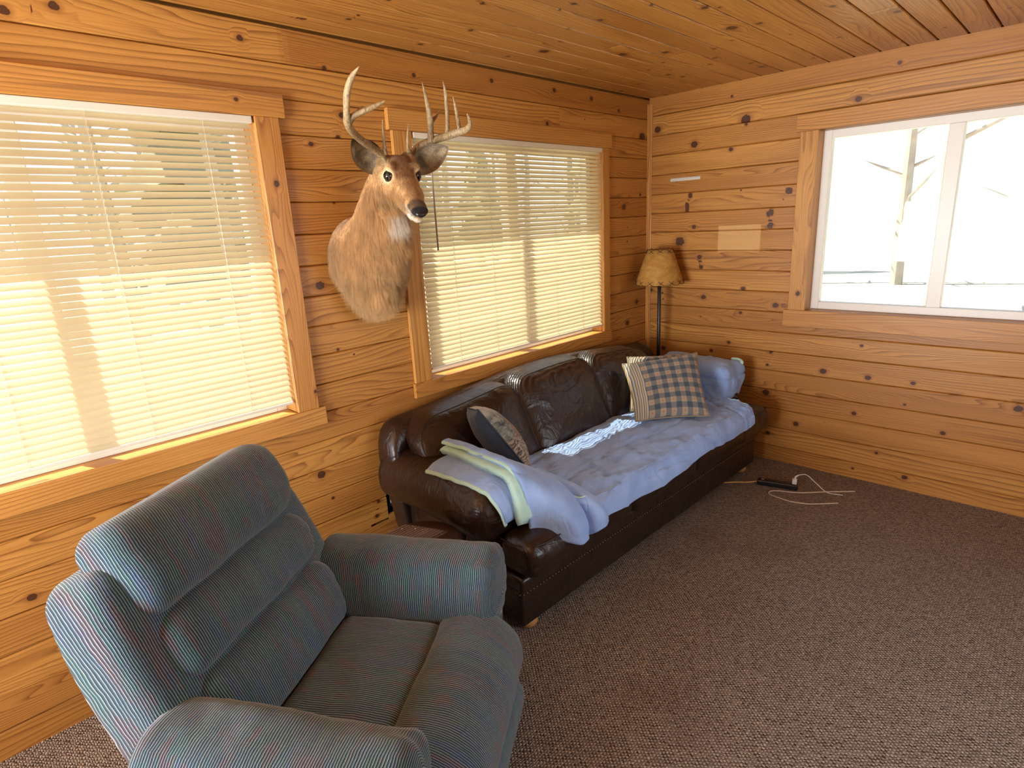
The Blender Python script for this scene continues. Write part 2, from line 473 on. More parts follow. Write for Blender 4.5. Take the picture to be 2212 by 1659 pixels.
struct(panelling('wall_back', lambda u, v, w: (u, -w, v), M['pine_wall'], ew, XL, 0.0, (0.0, H), [W1, W2, OUT, GAP], KW,
       joints=[(18, -2.665), (17, -0.985), (3, -2.3), (5, -1.1), (8, -2.45 + 2.05), (15, -3.6), (9, -0.35)], random_from=[(-6, -2.9), (-1.9, -0.4)], kdens=0.4, flip=True))
struct(panelling('wall_right', lambda u, v, w: (w * -1.0, u, v), M['pine_right'], er, YF, 0.0, (0.0, H), [W3], KR,
       random_from=[(-4.7, -1.15)], kdens=1.5, joints=[(6, -2.6), (12, -2.7)]))
struct(panelling('ceiling', lambda u, v, w: (u, v, H - w * -1.0 if False else H - w), M['pine_ceiling'], ec, XL, 0.0, (YF, 0.0), [], KC,
       random_from=[(-6, -2.75), (-1.3, -0.1)], kdens=0.8, bev=0.0065, gap=2.6, joints=[(34, -1.30), (30, -2.2), (36, -0.62), (33, -0.9), (28, -1.6), (26, -0.8)]))
# unseen walls; their openings are made up to go with the fill lamps
mb = MB()
for (a, b, c, d) in ((XL, -3.6, 0, H), (-0.85, 0, 0, H), (-3.6, -0.85, 0, 0.45), (-3.6, -0.85, 2.25, H)):
    mb.box(a, b, YF - .1, YF, c, d)
M['plain_wood'] = simple('plain_wood', (0.50, 0.25, 0.08), 0.5)
struct(mb.build('wall_front', M['plain_wood'], smooth=False))
mb = MB()
for (a, b, c, d) in ((YF, -2.4, 0, H), (-0.3, 0, 0, H), (-2.4, -0.3, 0, 0.55), (-2.4, -0.3, 2.15, H)):
    mb.box(XL - .1, XL, a, b, c, d)
struct(mb.build('wall_left', M['plain_wood'], smooth=False))

# carpet: loops in rows, brown with fawn flecks
def carpet():
    t = NT('carpet_loop')
    o = t.sep(t.obj())
    k = 1.0 / 0.0070
    wx = t.math('MULTIPLY', t.math('SUBTRACT', t.noise(t.obj(), 55.0, 2.0), 0.5), 0.012)
    x = t.math('MULTIPLY', t.math('ADD', o[0], wx), k); y = t.math('MULTIPLY', t.math('ADD', o[1], wx), k * 0.8)
    ix, iy = t.math('FLOOR', x), t.math('FLOOR', y)
    par = t.math('MODULO', t.math('ABSOLUTE', t.math('ADD', ix, iy)), 2.0)
    wn = t.node('TexWhiteNoise', noise_dimensions='2D'); t.link(t.comb(ix, iy, 0.0), wn.inputs['Vector'])
    fx = t.math('SUBTRACT', t.math('FRACT', x), 0.5); fy = t.math('SUBTRACT', t.math('FRACT', y), 0.5)
    dd = t.math('SQRT', t.math('ADD', t.math('MULTIPLY', fx, fx), t.math('MULTIPLY', fy, fy)))
    loop = t.smooth(dd, 0.62, 0.12)
    f = t.math('ADD', t.math('MULTIPLY', par, 0.58), t.math('MULTIPLY', wn.outputs['Value'], 0.42), clamp=True)
    col = t.mix(f, (0.070, 0.047, 0.034, 1), (0.66, 0.545, 0.435, 1))
    fuzz = t.noise(t.obj(), 700.0, 2.0)
    col = t.mix(t.smooth(fuzz, 0.3, 0.7, 0.32, 0.0), col, (0.07, 0.042, 0.03, 1))
    col = t.mix(t.math('MULTIPLY', t.math('SUBTRACT', 1.0, loop), 0.5), col, (0.040, 0.022, 0.016, 1))
    st = t.noise(t.obj(), 2.2, 3.0)
    col = t.mix(t.smooth(st, 0.55, 0.72, 0.0, 0.30), col, (0.12, 0.060, 0.042, 1))
    nb = t.bump(t.math('ADD', loop, t.math('MULTIPLY', fuzz, 0.5)), 0.7, 0.004)
    return t.set(color=col, rough=0.95, normal=nb, spec=0.1, sheen=0.0)
M['carpet'] = carpet()
mb = MB(); mb.grid([[(XL, YF, 0), (0, YF, 0)], [(XL, 0, 0), (0, 0, 0)]], flip=True)
fl = mb.build('floor', M['carpet'], smooth=False)
if fl.data.polygons[0].normal.z < 0: fl.data.flip_normals()
struct(fl)

# outer sheathing behind the boards, unseen, added against sun leaks
def skin(name, W, fm, a0, a1):
    mb = MB()
    us = sorted({a0, a1} | {q for w in W for q in (w[0], w[1])})
    for k in range(len(us) - 1):
        p, q = us[k], us[k + 1]
        zz = [(-0.4, H + .02)]
        for w in W:
            if w[0] <= p + 1e-6 and w[1] >= q - 1e-6: zz = [(-0.4, w[2] - .019), (w[3] + .019, H + .02)]
        for (c, d) in zz: fm(mb, p, q, c, d)
    struct(mb.build(name, M['plain_wood'], smooth=False))
grow = lambda W: (W[0] - .018, W[1] + .018, W[2], W[3])
skin('wall_outer_back', [grow(W1), grow(W2)], lambda m, p, q, c, d: m.box(p, q, 0.055, 0.15, c, d), XL, 0.15)
skin('wall_outer_right', [grow(W3)], lambda m, p, q, c, d: m.box(0.055, 0.15, p, q, c, d), YF, 0.055)

# corner moulding
mb = MB()
rings = []
for z in (0.0, 0.8, 1.6, 2.40):
    pr = [(0, 0), (0, -.026), (-.006, -.026), (-.008, -.022), (-.016, -.019), (-.022, -.010), (-.026, -.008), (-.026, 0)]
    rings.append([(x, y, z) for x, y in pr])
mb.loft(rings)
tr = mb.build('trim_1', M['pine_trim'], smooth=False,
     attrs={'wc': np.array([(v[2], v[0], 0.3) for v in mb.v]), 'kn': np.array([(9, 9, .004) for v in mb.v])})
struct(tr)

# ------------------------------------------------------------------ windows
M['vinyl'] = simple('white_vinyl', (0.80, 0.78, 0.72), 0.35, var=0.03)
def glass_mat():
    t = NT('window_glass')
    tr = t.node('BsdfTransparent'); gl = t.node('BsdfGlossy'); gl.inputs['Roughness'].default_value = 0.02
    tr.inputs['Color'].default_value = (0.94, 0.96, 0.95, 1)
    lw = t.node('LayerWeight'); lw.inputs['Blend'].default_value = 0.5
    fr = t.math('MULTIPLY_ADD', t.math('POWER', lw.outputs['Facing'], 4.0), 0.6, 0.035)
    mx = t.node('MixShader'); t.link(fr, mx.inputs[0]); t.link(tr.outputs[0], mx.inputs[1]); t.link(gl.outputs[0], mx.inputs[2])
    t.link(mx.outputs[0], t.out.inputs['Surface'])
    return t.m
M['glass'] = glass_mat()

def window_back(n, W, head, apron, cas_l, cas_r, k_cas=(), k_head=()):
    x0, x1, z0, z1 = W
    root = empty('window_%d' % n, ((x0 + x1) / 2, 0, z0)); struct(root)
    ox, oz = root.location.x, root.location.z
    def T(nm, a, b, c, d, e, f, **k):
        o = timber(nm, a, b, c, d, e, f, M['pine_trim'], **k); o.parent = root; o.location = (-ox, 0, -oz); return o
    if cas_r: T('casing', cas_r[0], cas_r[1], -0.020, 0.0, z0, z1, knots=k_cas)
    if cas_l: T('casing', cas_l[0], cas_l[1], -0.019, 0.0, z0, z1)
    T('head_casing', head[0], head[1], -0.024, 0.0, z1, head[2], knots=k_head)
    T('apron', apron[0], apron[1], -0.022, 0.0, apron[2], z0)
    # jambs and sill board lining the opening
    T('jamb', x0 - .018, x0, -0.001, 0.15, z0, z1); T('jamb', x1, x1 + .018, -0.001, 0.15, z0, z1)
    T('head_jamb', x0, x1, -0.001, 0.15, z1, z1 + .018)
    T('sill', x0, x1, 0.0005, 0.15, z0 - .020, z0 - .0006)
    fw = 0.045
    mb = MB()
    ya, yb = 0.085, 0.140
    mb.box(x0, x0 + fw, ya, yb, z0, z1); mb.box(x1 - fw, x1, ya, yb, z0, z1)
    mb.box(x0 + fw, x1 - fw, ya, yb, z0, z0 + fw); mb.box(x0 + fw, x1 - fw, ya, yb, z1 - fw, z1)
    xm = (x0 + x1) / 2
    mb.box(xm - .034, xm + .034, ya - .006, yb, z0 + fw, z1 - fw)
    f = mb.build('window_frame', M['vinyl'], root, smooth=False, loc=(-ox, 0, -oz)); bevel(f, .003)
    for a, b, y in ((x0 + fw, xm - .034, .105), (xm + .034, x1 - fw, .118)):
        mb = MB(); mb.box(a, b, y, y + .004, z0 + fw, z1 - fw)
        mb.build('pane', M['glass'], root, smooth=False, loc=(-ox, 0, -oz))
    return root
window_back(1, W1, (-2.226, -0.488, 2.183), (-2.212, -0.500, 0.822), (-2.205, -2.098), (-0.582, -0.513))
window_back(2, W2, (-4.46, -2.709, 2.188), (-4.46, -2.707, 0.834), (-4.428, -4.330), (-2.833, -2.737),
            k_cas=[(1.855, -2.783, .0105), (0.99, -2.745, .006)], k_head=[(-2.893, 2.150, 0.007)])

def window_right():
    y0, y1, z0, z1 = W3
    root = empty('window_3', (0, (y0 + y1) / 2, z0)); struct(root)
    oy, oz = root.location.y, root.location.z
    def T(nm, a, b, c, d, e, f, **k):
        o = timber(nm, a, b, c, d, e, f, M['pine_trim'], **k); o.parent = root; o.location = (0, -oy, -oz)
    T('casing', -.02, 0, y1, y1 + .100, z0, z1, knots=[(1.145, -1.085, .0125)])
    T('casing', -.02, 0, y0 - .1, y0, z0, z1)
    T('head_casing', -.024, 0, y0 - .125, y1 + .125, z1, z1 + .095)
    T('apron', -.022, 0, y0 - .125, y1 + .127, z0 - .104, z0)
    T('jamb', -.001, .15, y0 - .018, y0, z0, z1); T('jamb', -.001, .15, y1, y1 + .018, z0, z1)
    T('head_jamb', -.001, .15, y0, y1, z1, z1 + .018); T('sill', .0005, .15, y0, y1, z0 - .02, z0 - .0006)
    fw = .045; mb = MB()
    mb.box(.085, .14, y0, y0 + fw, z0, z1); mb.box(.085, .14, y1 - fw, y1, z0, z1)
    mb.box(.085, .14, y0 + fw, y1 - fw, z0, z0 + fw); mb.box(.085, .14, y0 + fw, y1 - fw, z1 - fw, z1)
    ym = (y0 + y1) / 2
    mb.box(.08, .14, ym - .034, ym + .034, z0 + fw, z1 - fw)
    f = mb.build('window_frame', M['vinyl'], root, smooth=False, loc=(0, -oy, -oz)); bevel(f, .003)
    for a, b, x in ((y0 + fw, ym - .034, .105), (ym + .034, y1 - fw, .118)):
        mb = MB(); mb.box(x, x + .004, a, b, z0 + fw, z1 - fw)
        mb.build('pane', M['glass'], root, smooth=False, loc=(0, -oy, -oz))
window_right()

# ------------------------------------------------------------------ outside: the eave and the yard
mb = MB(); mb.box(XL - .3, 0.6, YF - .3, 0.17, H + .034, H + .14)  # unseen slab over the ceiling, added to keep the sun from leaking in
M['roofing'] = simple('roof_boards', (0.25, 0.16, 0.08), 0.8)
struct(mb.build('roof', M['roofing'], smooth=False))
M['soffit'] = simple('painted_soffit', (0.45, 0.33, 0.20), 0.6)
mb = MB(); mb.box(XL, 0.6, 0.17, 0.60, 2.55, 2.68)
struct(mb.build('roof_eave', M['soffit'], smooth=False))
M['yard'] = simple('dry_grass_yard', (0.55, 0.50, 0.38), 0.9, var=0.35, scale=3.0)
mb = MB(); mb.grid([[(-40, -40, -0.45), (40, -40, -0.45)], [(-40, 40, -0.45), (40, 40, -0.45)]])
g = mb.build('ground', M['yard'], smooth=False)
if g.data.polygons[0].normal.z < 0: g.data.flip_normals()
struct(g)

# bare trees and scrub across the yard, only glimpsed between slats
M['bark'] = simple('grey_bark', (0.38, 0.35, 0.31), 0.9, var=0.4, scale=3.0)
M['needles'] = simple('dull_evergreen', (0.30, 0.30, 0.22), 0.9, var=0.5, scale=2.0)
mb = MB(); rg = random.Random(5)
for k in range(44):
    tx, ty = rg.uniform(-14, 22), rg.uniform(9, 24)
    if rg.random() < .25: tx, ty = rg.uniform(9, 20), rg.uniform(-12, 9)
    hh = rg.uniform(5, 10)
    mb.tube([(tx, ty, -.5), (tx + rg.uniform(-.3, .3), ty, hh * .5), (tx + rg.uniform(-.6, .6), ty, hh)], [.16, .10, .02], 6, mi=0)
    for b in range(14):
        z = hh * rg.uniform(.15, .95); a = rg.uniform(0, 2 * PI); l = rg.uniform(.6, 2.2) * (1.1 - z / hh)
        mb.tube([(tx, ty, z), (tx + l * .6 * math.cos(a), ty + l * .6 * math.sin(a), z + l * .25), (tx + l * math.cos(a), ty + l * math.sin(a), z + l * .45)], [.045, .03, .008], 5, mi=0)
    if k % 5 == 0:
        for lv in range(7):
            z = hh * (.12 + .12 * lv); r = (1 - lv / 8) * rg.uniform(1.2, 1.9)
            ring = [(tx + r * (1 + .35 * rg.uniform(-1, 1)) * math.cos(2 * PI * q / 14), ty + r * math.sin(2 * PI * q / 14), z - rg.uniform(0, .4)) for q in range(14)]
            top = [(tx + .12 * math.cos(2 * PI * q / 14), ty + .12 * math.sin(2 * PI * q / 14), z + 1.1) for q in range(14)]
            mb.loft([ring, top], mi=1)
tag(mb.build('tree_line', [M['bark'], M['needles']], smooth=False), 'bare and evergreen trees across the yard outside the windows', 'trees', kind='stuff')

# ------------------------------------------------------------------ venetian blinds
def blind_mat(name, col):
    t = NT(name)
    n = t.noise(t.obj(), 12.0, 2.0)
    c = t.mix(t.smooth(n, 0.3, 0.7, 0.0, 0.12), col + (1,), (0.55, 0.42, 0.24, 1))
    t.set(color=c, rough=0.42, spec=0.45)
    tl = t.node('BsdfTranslucent'); t.put(tl.inputs['Color'], (0.84, 0.77, 0.54, 1))
    mx = t.node('MixShader'); mx.inputs[0].default_value = 0.27
    t.link(t.p.outputs[0], mx.inputs[1]); t.link(tl.outputs[0], mx.inputs[2]); t.link(mx.outputs[0], t.out.inputs['Surface'])
    return t.m
M['slat'] = blind_mat('cream_slat', (0.66, 0.565, 0.39))
M['rail'] = simple('cream_metal_rail', (0.74, 0.68, 0.56), 0.45, var=0.03)
M['cord'] = simple('blind_cord', (0.80, 0.74, 0.60), 0.8, var=0.05)
M['wand'] = simple('tilt_wand_plastic', (0.34, 0.26, 0.20), 0.3)

def blind(x0, x1, ztop, zbot, cords, wand, label):
    yc = 0.004
    root = empty('venetian_blind', ((x0 + x1) / 2, yc, zbot), label=label, cat='window blind')
    ox, oz = root.location.x, root.location.z
    L = (-ox, 0, -oz)
    mb = MB(); mb.box(x0 + .003, x1 - .003, -0.022, 0.020, ztop - .026, ztop)
    h = mb.build('headrail', M['rail'], root, smooth=False, loc=L); bevel(h, .003)
    zt, zb = ztop - .036, zbot + .020
    n = int(round((zt - zb) / 0.0245)); w, tilt = 0.0305, math.radians(45)
    mb = MB()
    rg = random.Random(int(abs(x0) * 100))
    for i in range(n + 1):
        z = zt + (zb - zt) * i / n
        tl = tilt + rg.uniform(-.035, .035); dz = rg.uniform(-.0008, .0008)
        P = []
        for xx in np.linspace(x0 + .006, x1 - .006, 9):
            row = []
            sag = 0.0012 * math.sin(xx * 9 + i * 1.7) * rg.random()
            for k in range(5):
                q = (k / 4 - .5)                       # -0.5 room side ... +0.5 outside
                bow = 0.0022 * (1 - 4 * q * q)
                y = w * q * math.cos(tl) - bow * math.sin(tl)
                zz = w * q * math.sin(tl) + bow * math.cos(tl)
                row.append((xx, yc * 0 + y, z + dz + sag + zz))
            P.append(row)
        mb.grid(P, flip=True)
    mb.build('slats', M['slat'], root, loc=L)
    mb = MB(); mb.box(x0 + .005, x1 - .005, -0.012, 0.014, zbot, zbot + .012)
    b = mb.build('bottom_rail', M['rail'], root, smooth=False, loc=L); bevel(b, .003)
    for c in cords:
        mb = MB()
        for y in (-.0118, .0118):
            mb.tube([(c, y, ztop - .02), (c, y, zbot + .006)], .0007, 5)
        mb.tube([(c + .006, 0, ztop - .02), (c + .006, 0, zbot + .006)], .0009, 5)
        mb.build('ladder_cord', M['cord'], root, loc=L)
    if wand:
        mb = MB(); mb.tube([(wand[0], -0.030, ztop - .012), (wand[0], -0.034, ztop - .05), (wand[0] + .002, -0.034, wand[1])], [.003, .0042, .0042], 8)
        mb.build('tilt_wand', M['wand'], root, loc=L)
    return root
blind(W1[0] + .008, W1[1] - .002, W1[3] - .001, 0.944, (-1.88, -1.60, -1.33, -1.06, -0.80), (-2.005, 1.545),
      'wide cream venetian blind in the window above the sofa')
blind(W2[0] + .008, W2[1] - .006, W2[3] - .001, 0.957, (-4.12, -3.75, -3.38, -3.02), None,
      'cream venetian blind in the window behind the recliner')
# ------------------------------------------------------------------ leather sofa
def leather(name, col=(0.018, 0.0078, 0.0046), rough=0.33):
    t = NT(name)
    o = t.obj()
    cre = t.node('TexNoise'); t.link(t.vmath('MULTIPLY', o, (3.2, 3.2, 7.0)), cre.inputs['Vector'])
    cre.inputs['Scale'].default_value = 1.0; cre.inputs['Detail'].default_value = 3.0; cre.inputs['Distortion'].default_value = 1.2
    rid = t.math('SUBTRACT', 1.0, t.math('MULTIPLY', t.math('ABSOLUTE', t.math('SUBTRACT', cre.outputs['Fac'], 0.5)), 9.0), clamp=True)
    cr2 = t.noise(t.vmath('MULTIPLY', o, (16.0, 16.0, 5.0)), 1.0, 3.0, 0.55, 0.8)
    rid2 = t.math('SUBTRACT', 1.0, t.math('MULTIPLY', t.math('ABSOLUTE', t.math('SUBTRACT', cr2, 0.5)), 8.0), clamp=True)
    soft = t.noise(o, 7.0, 2.0)
    pore = t.node('TexVoronoi'); pore.inputs['Scale'].default_value = 420.0; t.link(o, pore.inputs['Vector'])
    h = t.math('ADD', t.math('MULTIPLY', soft, 0.9), t.math('ADD', t.math('MULTIPLY', rid, 0.28), t.math('MULTIPLY', rid2, 0.20)))
    nb = t.bump(h, 0.55, 0.010)
    nb = t.bump(pore.outputs['Distance'], 0.10, 0.0006, nb)
    tone = t.noise(o, 4.0, 4.0)
    c = t.mix(t.smooth(tone, 0.35, 0.7, 0.0, 0.6), col + (1,), (0.032, 0.013, 0.007, 1))
    sc = t.noise(t.vmath('MULTIPLY', o, (30.0, 30.0, 90.0)), 1.0, 2.0)
    c = t.mix(t.smooth(sc, 0.80, 0.83, 0.0, 0.5), c, (0.35, 0.24, 0.18, 1))
    ro = t.math('MULTIPLY_ADD', tone, 0.18, rough - 0.08)
    return t.set(color=c, rough=ro, normal=nb, spec=0.55)
M['leather'] = leather('brown_leather')
M['nail'] = simple('antique_brass', (0.13, 0.085, 0.045), 0.40, metal=0.8)
M['bun_wood'] = simple('turned_maple', (0.42, 0.19, 0.055), 0.35)
M['thread'] = simple('dark_piping', (0.018, 0.008, 0.005), 0.4)

sofa = empty('leather_sofa', (-1.36, -0.50, 0), math.radians(-0.8),
             label='long dark brown leather sofa with rolled arms and nailhead trim below the window', cat='sofa')
SO = Vector((-1.36, -0.50, 0))
def S(mb, name, mat, **k):                       # built in room coordinates, kept relative to the sofa
    o = mb.build(name, mat, sofa, **k); o.location = -SO; return o

X0, X1 = -2.52, -0.20
def zcrest(x):
    t = (x + 1.36) / 1.16
    return 0.795 + 0.075 * (0.5 + 0.5 * math.cos(PI * min(1, abs(t)))) - 0.05 * sstep(0.93, 1.0, abs(t))

# outer back, one rolled crest along its top
mb = MB(); rings = []
for x in np.linspace(X0, X1, 46):
    zt = zcrest(x); e = min(x - X0, X1 - x)
    pull = max(0.0, 1 - e / 0.09)
    cap = 0.09 * (1 - math.sqrt(max(0, 1 - pull * pull)))
    zt -= cap * 0.9; yb = -0.035 - cap * 0.3
    sh = 0
    ring = []
    for (y, z) in ((yb - .03, .08), (yb - .02, .35), (yb, .60), (yb + .002, zt - .06), (yb - .018, zt - .018), (yb - .06, zt), (yb - .105, zt - .010), (yb - .15, zt - .045), (yb - .165, zt - .11), (yb - .15, .60), (yb - .15, .35), (yb - .15, .08)):
        lean = 0.09 * max(0, 1 - z / 0.75) * (1 if x < -1.4 else -1) * sstep(0.35, 0.0, e)
        ring.append((x + lean, y, z))
    rings.append(ring)
mb.loft(rings[::-1])
o = S(mb, 'back_frame', M['leather']); mod(o, 'SUBSURF', levels=1, render_levels=1)

# back cushions: a bulging front panel piped all round, with a gusset running back to the frame
def back_cushion(xa, xb, seed, round_l=0.10, round_r=0.10):
    xc, hw, hb = (xa + xb) / 2, (xb - xa) / 2, 0.205
    N = 120
    def outline(sc, i):
        a = 2 * PI * (i + 0.5) / N
        ca, sa = math.cos(a), math.sin(a)
        left, top = ca < 0, sa > 0
        rad = (round_l if left else round_r) if top else (0.10 if left and round_l > .11 else 0.06)
        # rounded rectangle by ray casting
        m = max(abs(ca) / hw, abs(sa) / hb)
        x, h = ca / m, sa / m
        cx, ch = hw - rad, hb - rad
        if abs(x) > cx and abs(h) > ch:
            dx, dh = abs(x) - cx, abs(h) - ch; l = math.hypot(dx, dh)
            if l > 1e-9 :
                x = math.copysign(cx + dx / l * rad * min(1, max(dx, dh) / rad + .0) ** 0, x) if l > rad else x
                h = math.copysign(ch + dh / l * rad, h) if l > rad else h
        return x * sc, h * sc
    def place(x, h, out, back):
        t = (h + hb) / (2 * hb)
        y = -0.452 + 0.195 * t - out * 0.88 + back
        z = 0.455 + 0.375 * t + out * 0.42 + (zcrest(xc + x) - 0.835) * max(0, t) ** 1.5 + back * 0.06
        return (xc + x, y, z)
    mb = MB(); rings = []; seam = []
    for sc in (0.02, .12, .24, .36, .48, .58, .68, .76, .83, .89, .94, .975, 1.0):
        ring = []
        for i in range(N):
            x, h = outline(sc, i)
            u, v = x / hw, h / hb
            out = 0.058 * (1 - sc ** 2.6) ** 0.75
            out += 0.006 * fbm((xc + x) * 4 + seed, h * 5, seed, 2) * (1 - sc ** 6)
            # pleats under the top seam, creases fanning out of the lower corners
            out += 0.0030 * math.sin((xc + x) * 66 + 2.5 * fbm((xc + x) * 7, h * 4, seed, 2)) * sstep(.45, .92, v) * (1 - sc ** 14)
            for (kx, kh) in ((-1, -1), (1, -1), (1, .75), (-1, .75)):
                du, dv = u - kx, (v - kh) * .8
                r = math.hypot(du, dv)
                out += 0.0050 * max(0, math.sin(math.atan2(dv, du) * 9 + seed + 1.5 * fbm(u * 2, v * 2, seed + kx, 2))) ** 3 * sstep(1.5, .25, r) * sstep(0.02, .2, r) * (1 - sc ** 14)
            ring.append(place(x, h, out, 0))
        rings.append(ring)
        if sc == 1.0: seam = ring
    for (sc, bk, gr) in ((1.012, .012, .005), (1.022, .040, .010), (1.022, .080, .010), (1.010, .115, .003), (.96, .135, -.012)):
        ring = []
        for i in range(N):
            x, h = outline(sc, i)
            pl = 0.0025 * math.sin((xc + x) * 90 + h * 60) * math.sin(bk / .135 * PI)
            ring.append(place(x * (1 + pl), h * (1 + pl * 2), 0, bk))
        rings.append(ring)
    mb.loft(rings)
    o = S(mb, 'back_cushion', M['leather'])
    mb = MB(); mb.tube(seam + seam[:2], 0.0036, 6, caps=(False, False)); mb.build('piping', M['thread'], o)
    return o
back_cushion(-2.415, -1.748, 3, round_l=0.155)
back_cushion(-1.742, -1.108, 8)
back_cushion(-1.102, -0.47, 13, round_r=0.155)

# seat cushions; the outer two reach round the front of the arms
def seat_fn(seed):
    def fn(p, s):
        u, v, w = p[0] / s[0], p[1] / s[1], p[2] / s[2]
        x, y, z = p
        z2 = z + 0.016 * (1 - u * u) * (1 - v * v) * (1 if w > 0 else 0)
        y2 = y - 0.018 * (1 - w * w) * (1 if v < 0 else 0) + 0.004 * fbm(x * 8 + seed, z * 14, 1.0, 2) * (v < 0)
        return np.array((x, y2, z2))
    return fn
for k, (a, b, ext) in enumerate(((-2.25, -1.752, -1), (-1.748, -1.150, 0), (-1.146, -0.43, 1))):
    mb = MB()
    mb.rbox(((a + b) / 2, -0.69, 0.385), ((b - a) / 2, 0.325, 0.088), 0.052, n=(14, 12, 5), fn=seat_fn(k))
    if ext < 0: mb.rbox((-2.25, -0.925, 0.375), (0.205, 0.092, 0.080), 0.050, n=(10, 5, 4), fn=seat_fn(k + 7))
    if ext > 0: mb.rbox((-0.43, -0.925, 0.375), (0.215, 0.092, 0.080), 0.050, n=(10, 5, 4), fn=seat_fn(k + 9))
    o = S(mb, 'seat_cushion', M['leather'])
    if ext < 0:
        pts = catmull([(-2.448, -.845, .436), (-2.449, -.93, .438), (-2.425, -.99, .440), (-2.36, -1.018, .442), (-2.2, -1.020, .445), (-1.77, -1.020, .45)], 40)
    elif ext > 0:
        pts = catmull([(-1.13, -1.02, .45), (-.5, -1.02, .445), (-.27, -1.015, .44), (-.222, -.97, .438), (-.22, -.85, .436)], 40)
    else:
        pts = [(-1.74, -1.022, .45), (-1.16, -1.022, .45)]
    mb = MB(); mb.tube(pts, 0.003, 6); mb.build('piping', M['thread'], o)

# rolled arms
def arm(side, xin, xout, name='arm'):
    mb = MB(); rings = []
    n = 30
    sgn = side
    xc = (xin + xout) / 2; r = abs(xout - xin) / 2
    yb, yf = -0.10, -0.845
    for i in range(n + 1):
        t = i / n; y = yb + (yf - yb) * t
        cap = max(0, (t - 0.86) / 0.14); k = math.sqrt(max(0.0004, 1 - cap ** 2.4))
        cz = 0.515 + 0.012 * math.sin(t * PI) - 0.012 * t
        ring = []
        for j in range(28):
            a = 2 * PI * j / 28
            ca, sa = math.cos(a), math.sin(a)
            rx = r * (0.96 + 0.06 * t); rz = 0.132
            px = xc + rx * k * abs(ca) ** 0.85 * (1 if ca > 0 else -1)
            pz = cz + rz * k * abs(sa) ** 0.9 * (1 if sa > 0 else -1)
            pz += 0.004 * fbm(y * 6, a * 1.5, side, 2)
            ring.append((px, y - 0.01 * (1 - k), pz))
        rings.append(ring)
    mb.loft(rings if True else rings[::-1])
    o = S(mb, 'arm', M['leather']); 
    # upright panel under the roll
    mb = MB()
    xa, xb = (xout + 0.105, xin) if side < 0 else (xin, xout - 0.065)
    mb.rbox(((xa + xb) / 2, -0.435, 0.275), (abs(xb - xa) / 2, 0.385, 0.205), 0.022, n=(3, 6, 5))
    p = mb.build('arm_panel', M['leather'], o)
    # nailheads round the front of the arm
    mb = MB()
    for k in range(15):
        a = -0.35 * PI + 1.5 * PI * k / 14
        nx, nz = xc + 0.088 * math.cos(a) * (-sgn), 0.515 + 0.100 * math.sin(a)
        mb.lathe([(0.0001, 0.0), (0.0035, 0.0003), (0.0048, 0.002)], seg=8)
    for k in range(9):
        pass
    return o
armL = arm(-1, -2.27, -2.532)
armR = arm(1, -0.43, -0.205)
# base, rail and nails
mb = MB(); mb.rbox((-1.335, -0.520, 0.165), (1.090, 0.395, 0.115), 0.015, n=(8, 4, 2)); mb.rbox((-1.335, -0.890, 0.165), (1.106, 0.056, 0.113), 0.015, n=(8, 1, 2))
base = S(mb, 'base', M['leather'])
mb = MB()
def railfn(p, s): return p
mb.rbox((-1.335, -0.898, 0.252), (1.114, 0.062, 0.036), 0.020, n=(10, 1, 1))
rail = S(mb, 'rail', M['leather'])
mb = MB()
def nail(mb, x, y, z, nx, ny, r=0.0055):
    n = Vector((nx, ny, 0)).normalized(); t = Vector((-n.y, n.x, 0)); up = Vector((0, 0, 1)); c = Vector((x, y, z))
    rings = []
    for (rr, hh) in ((1.0, 0.0), (0.9, 0.45), (0.55, 0.8), (0.12, 0.95)):
        rings.append([c + (t * math.cos(2 * PI * k / 8) + up * math.sin(2 * PI * k / 8)) * r * rr + n * r * hh for k in range(8)])
    mb.loft(rings)
for k in range(112): nail(mb, -2.43 + k * 0.0197, -0.9455, 0.207, 0, -1)
for k in range(6): nail(mb, -2.4405, -0.935 + k * 0.020, 0.207, -1, 0)
S(mb, 'nailhead_trim', M['nail'])
mb = MB()
for a in np.linspace(-0.55 * PI, 0.60 * PI, 15):
    nail(mb, -2.395 + 0.112 * math.cos(a), -0.842, 0.505 + 0.112 * math.sin(a), 0, -1, .005)
mb.build('nailhead_trim', M['nail'], armL)
mb = MB()
for z in np.linspace(0.37, 0.20, 8): nail(mb, -2.33, -0.823, z, 0, -1, .005)
mb.build('nailhead_trim', M['nail'], armL)
for (fx, fy) in ((-2.355, -0.885), (-0.315, -0.885), (-2.33, -0.13), (-0.33, -0.13)):
    mb = MB(); mb.lathe([(0.030, 0.001), (0.040, 0.008), (0.046, 0.020), (0.046, 0.032), (0.038, 0.045), (0.034, 0.056)], fx, fy, 24)
    S(mb, 'foot', M['bun_wood'])
# recessed finger pull in the side of the sofa
mb = MB()
ring = []
for (r, x) in ((1.0, -2.462), (1.0, -2.472), (0.86, -2.474), (0.80, -2.463), (0.2, -2.4625)):
    ring.append([(x, -0.615 + 0.030 * r * math.cos(2 * PI * k / 24), 0.372 + 0.036 * r * math.sin(2 * PI * k / 24)) for k in range(24)])
mb.loft(ring)
S(mb, 'side_pull', M['thread'])

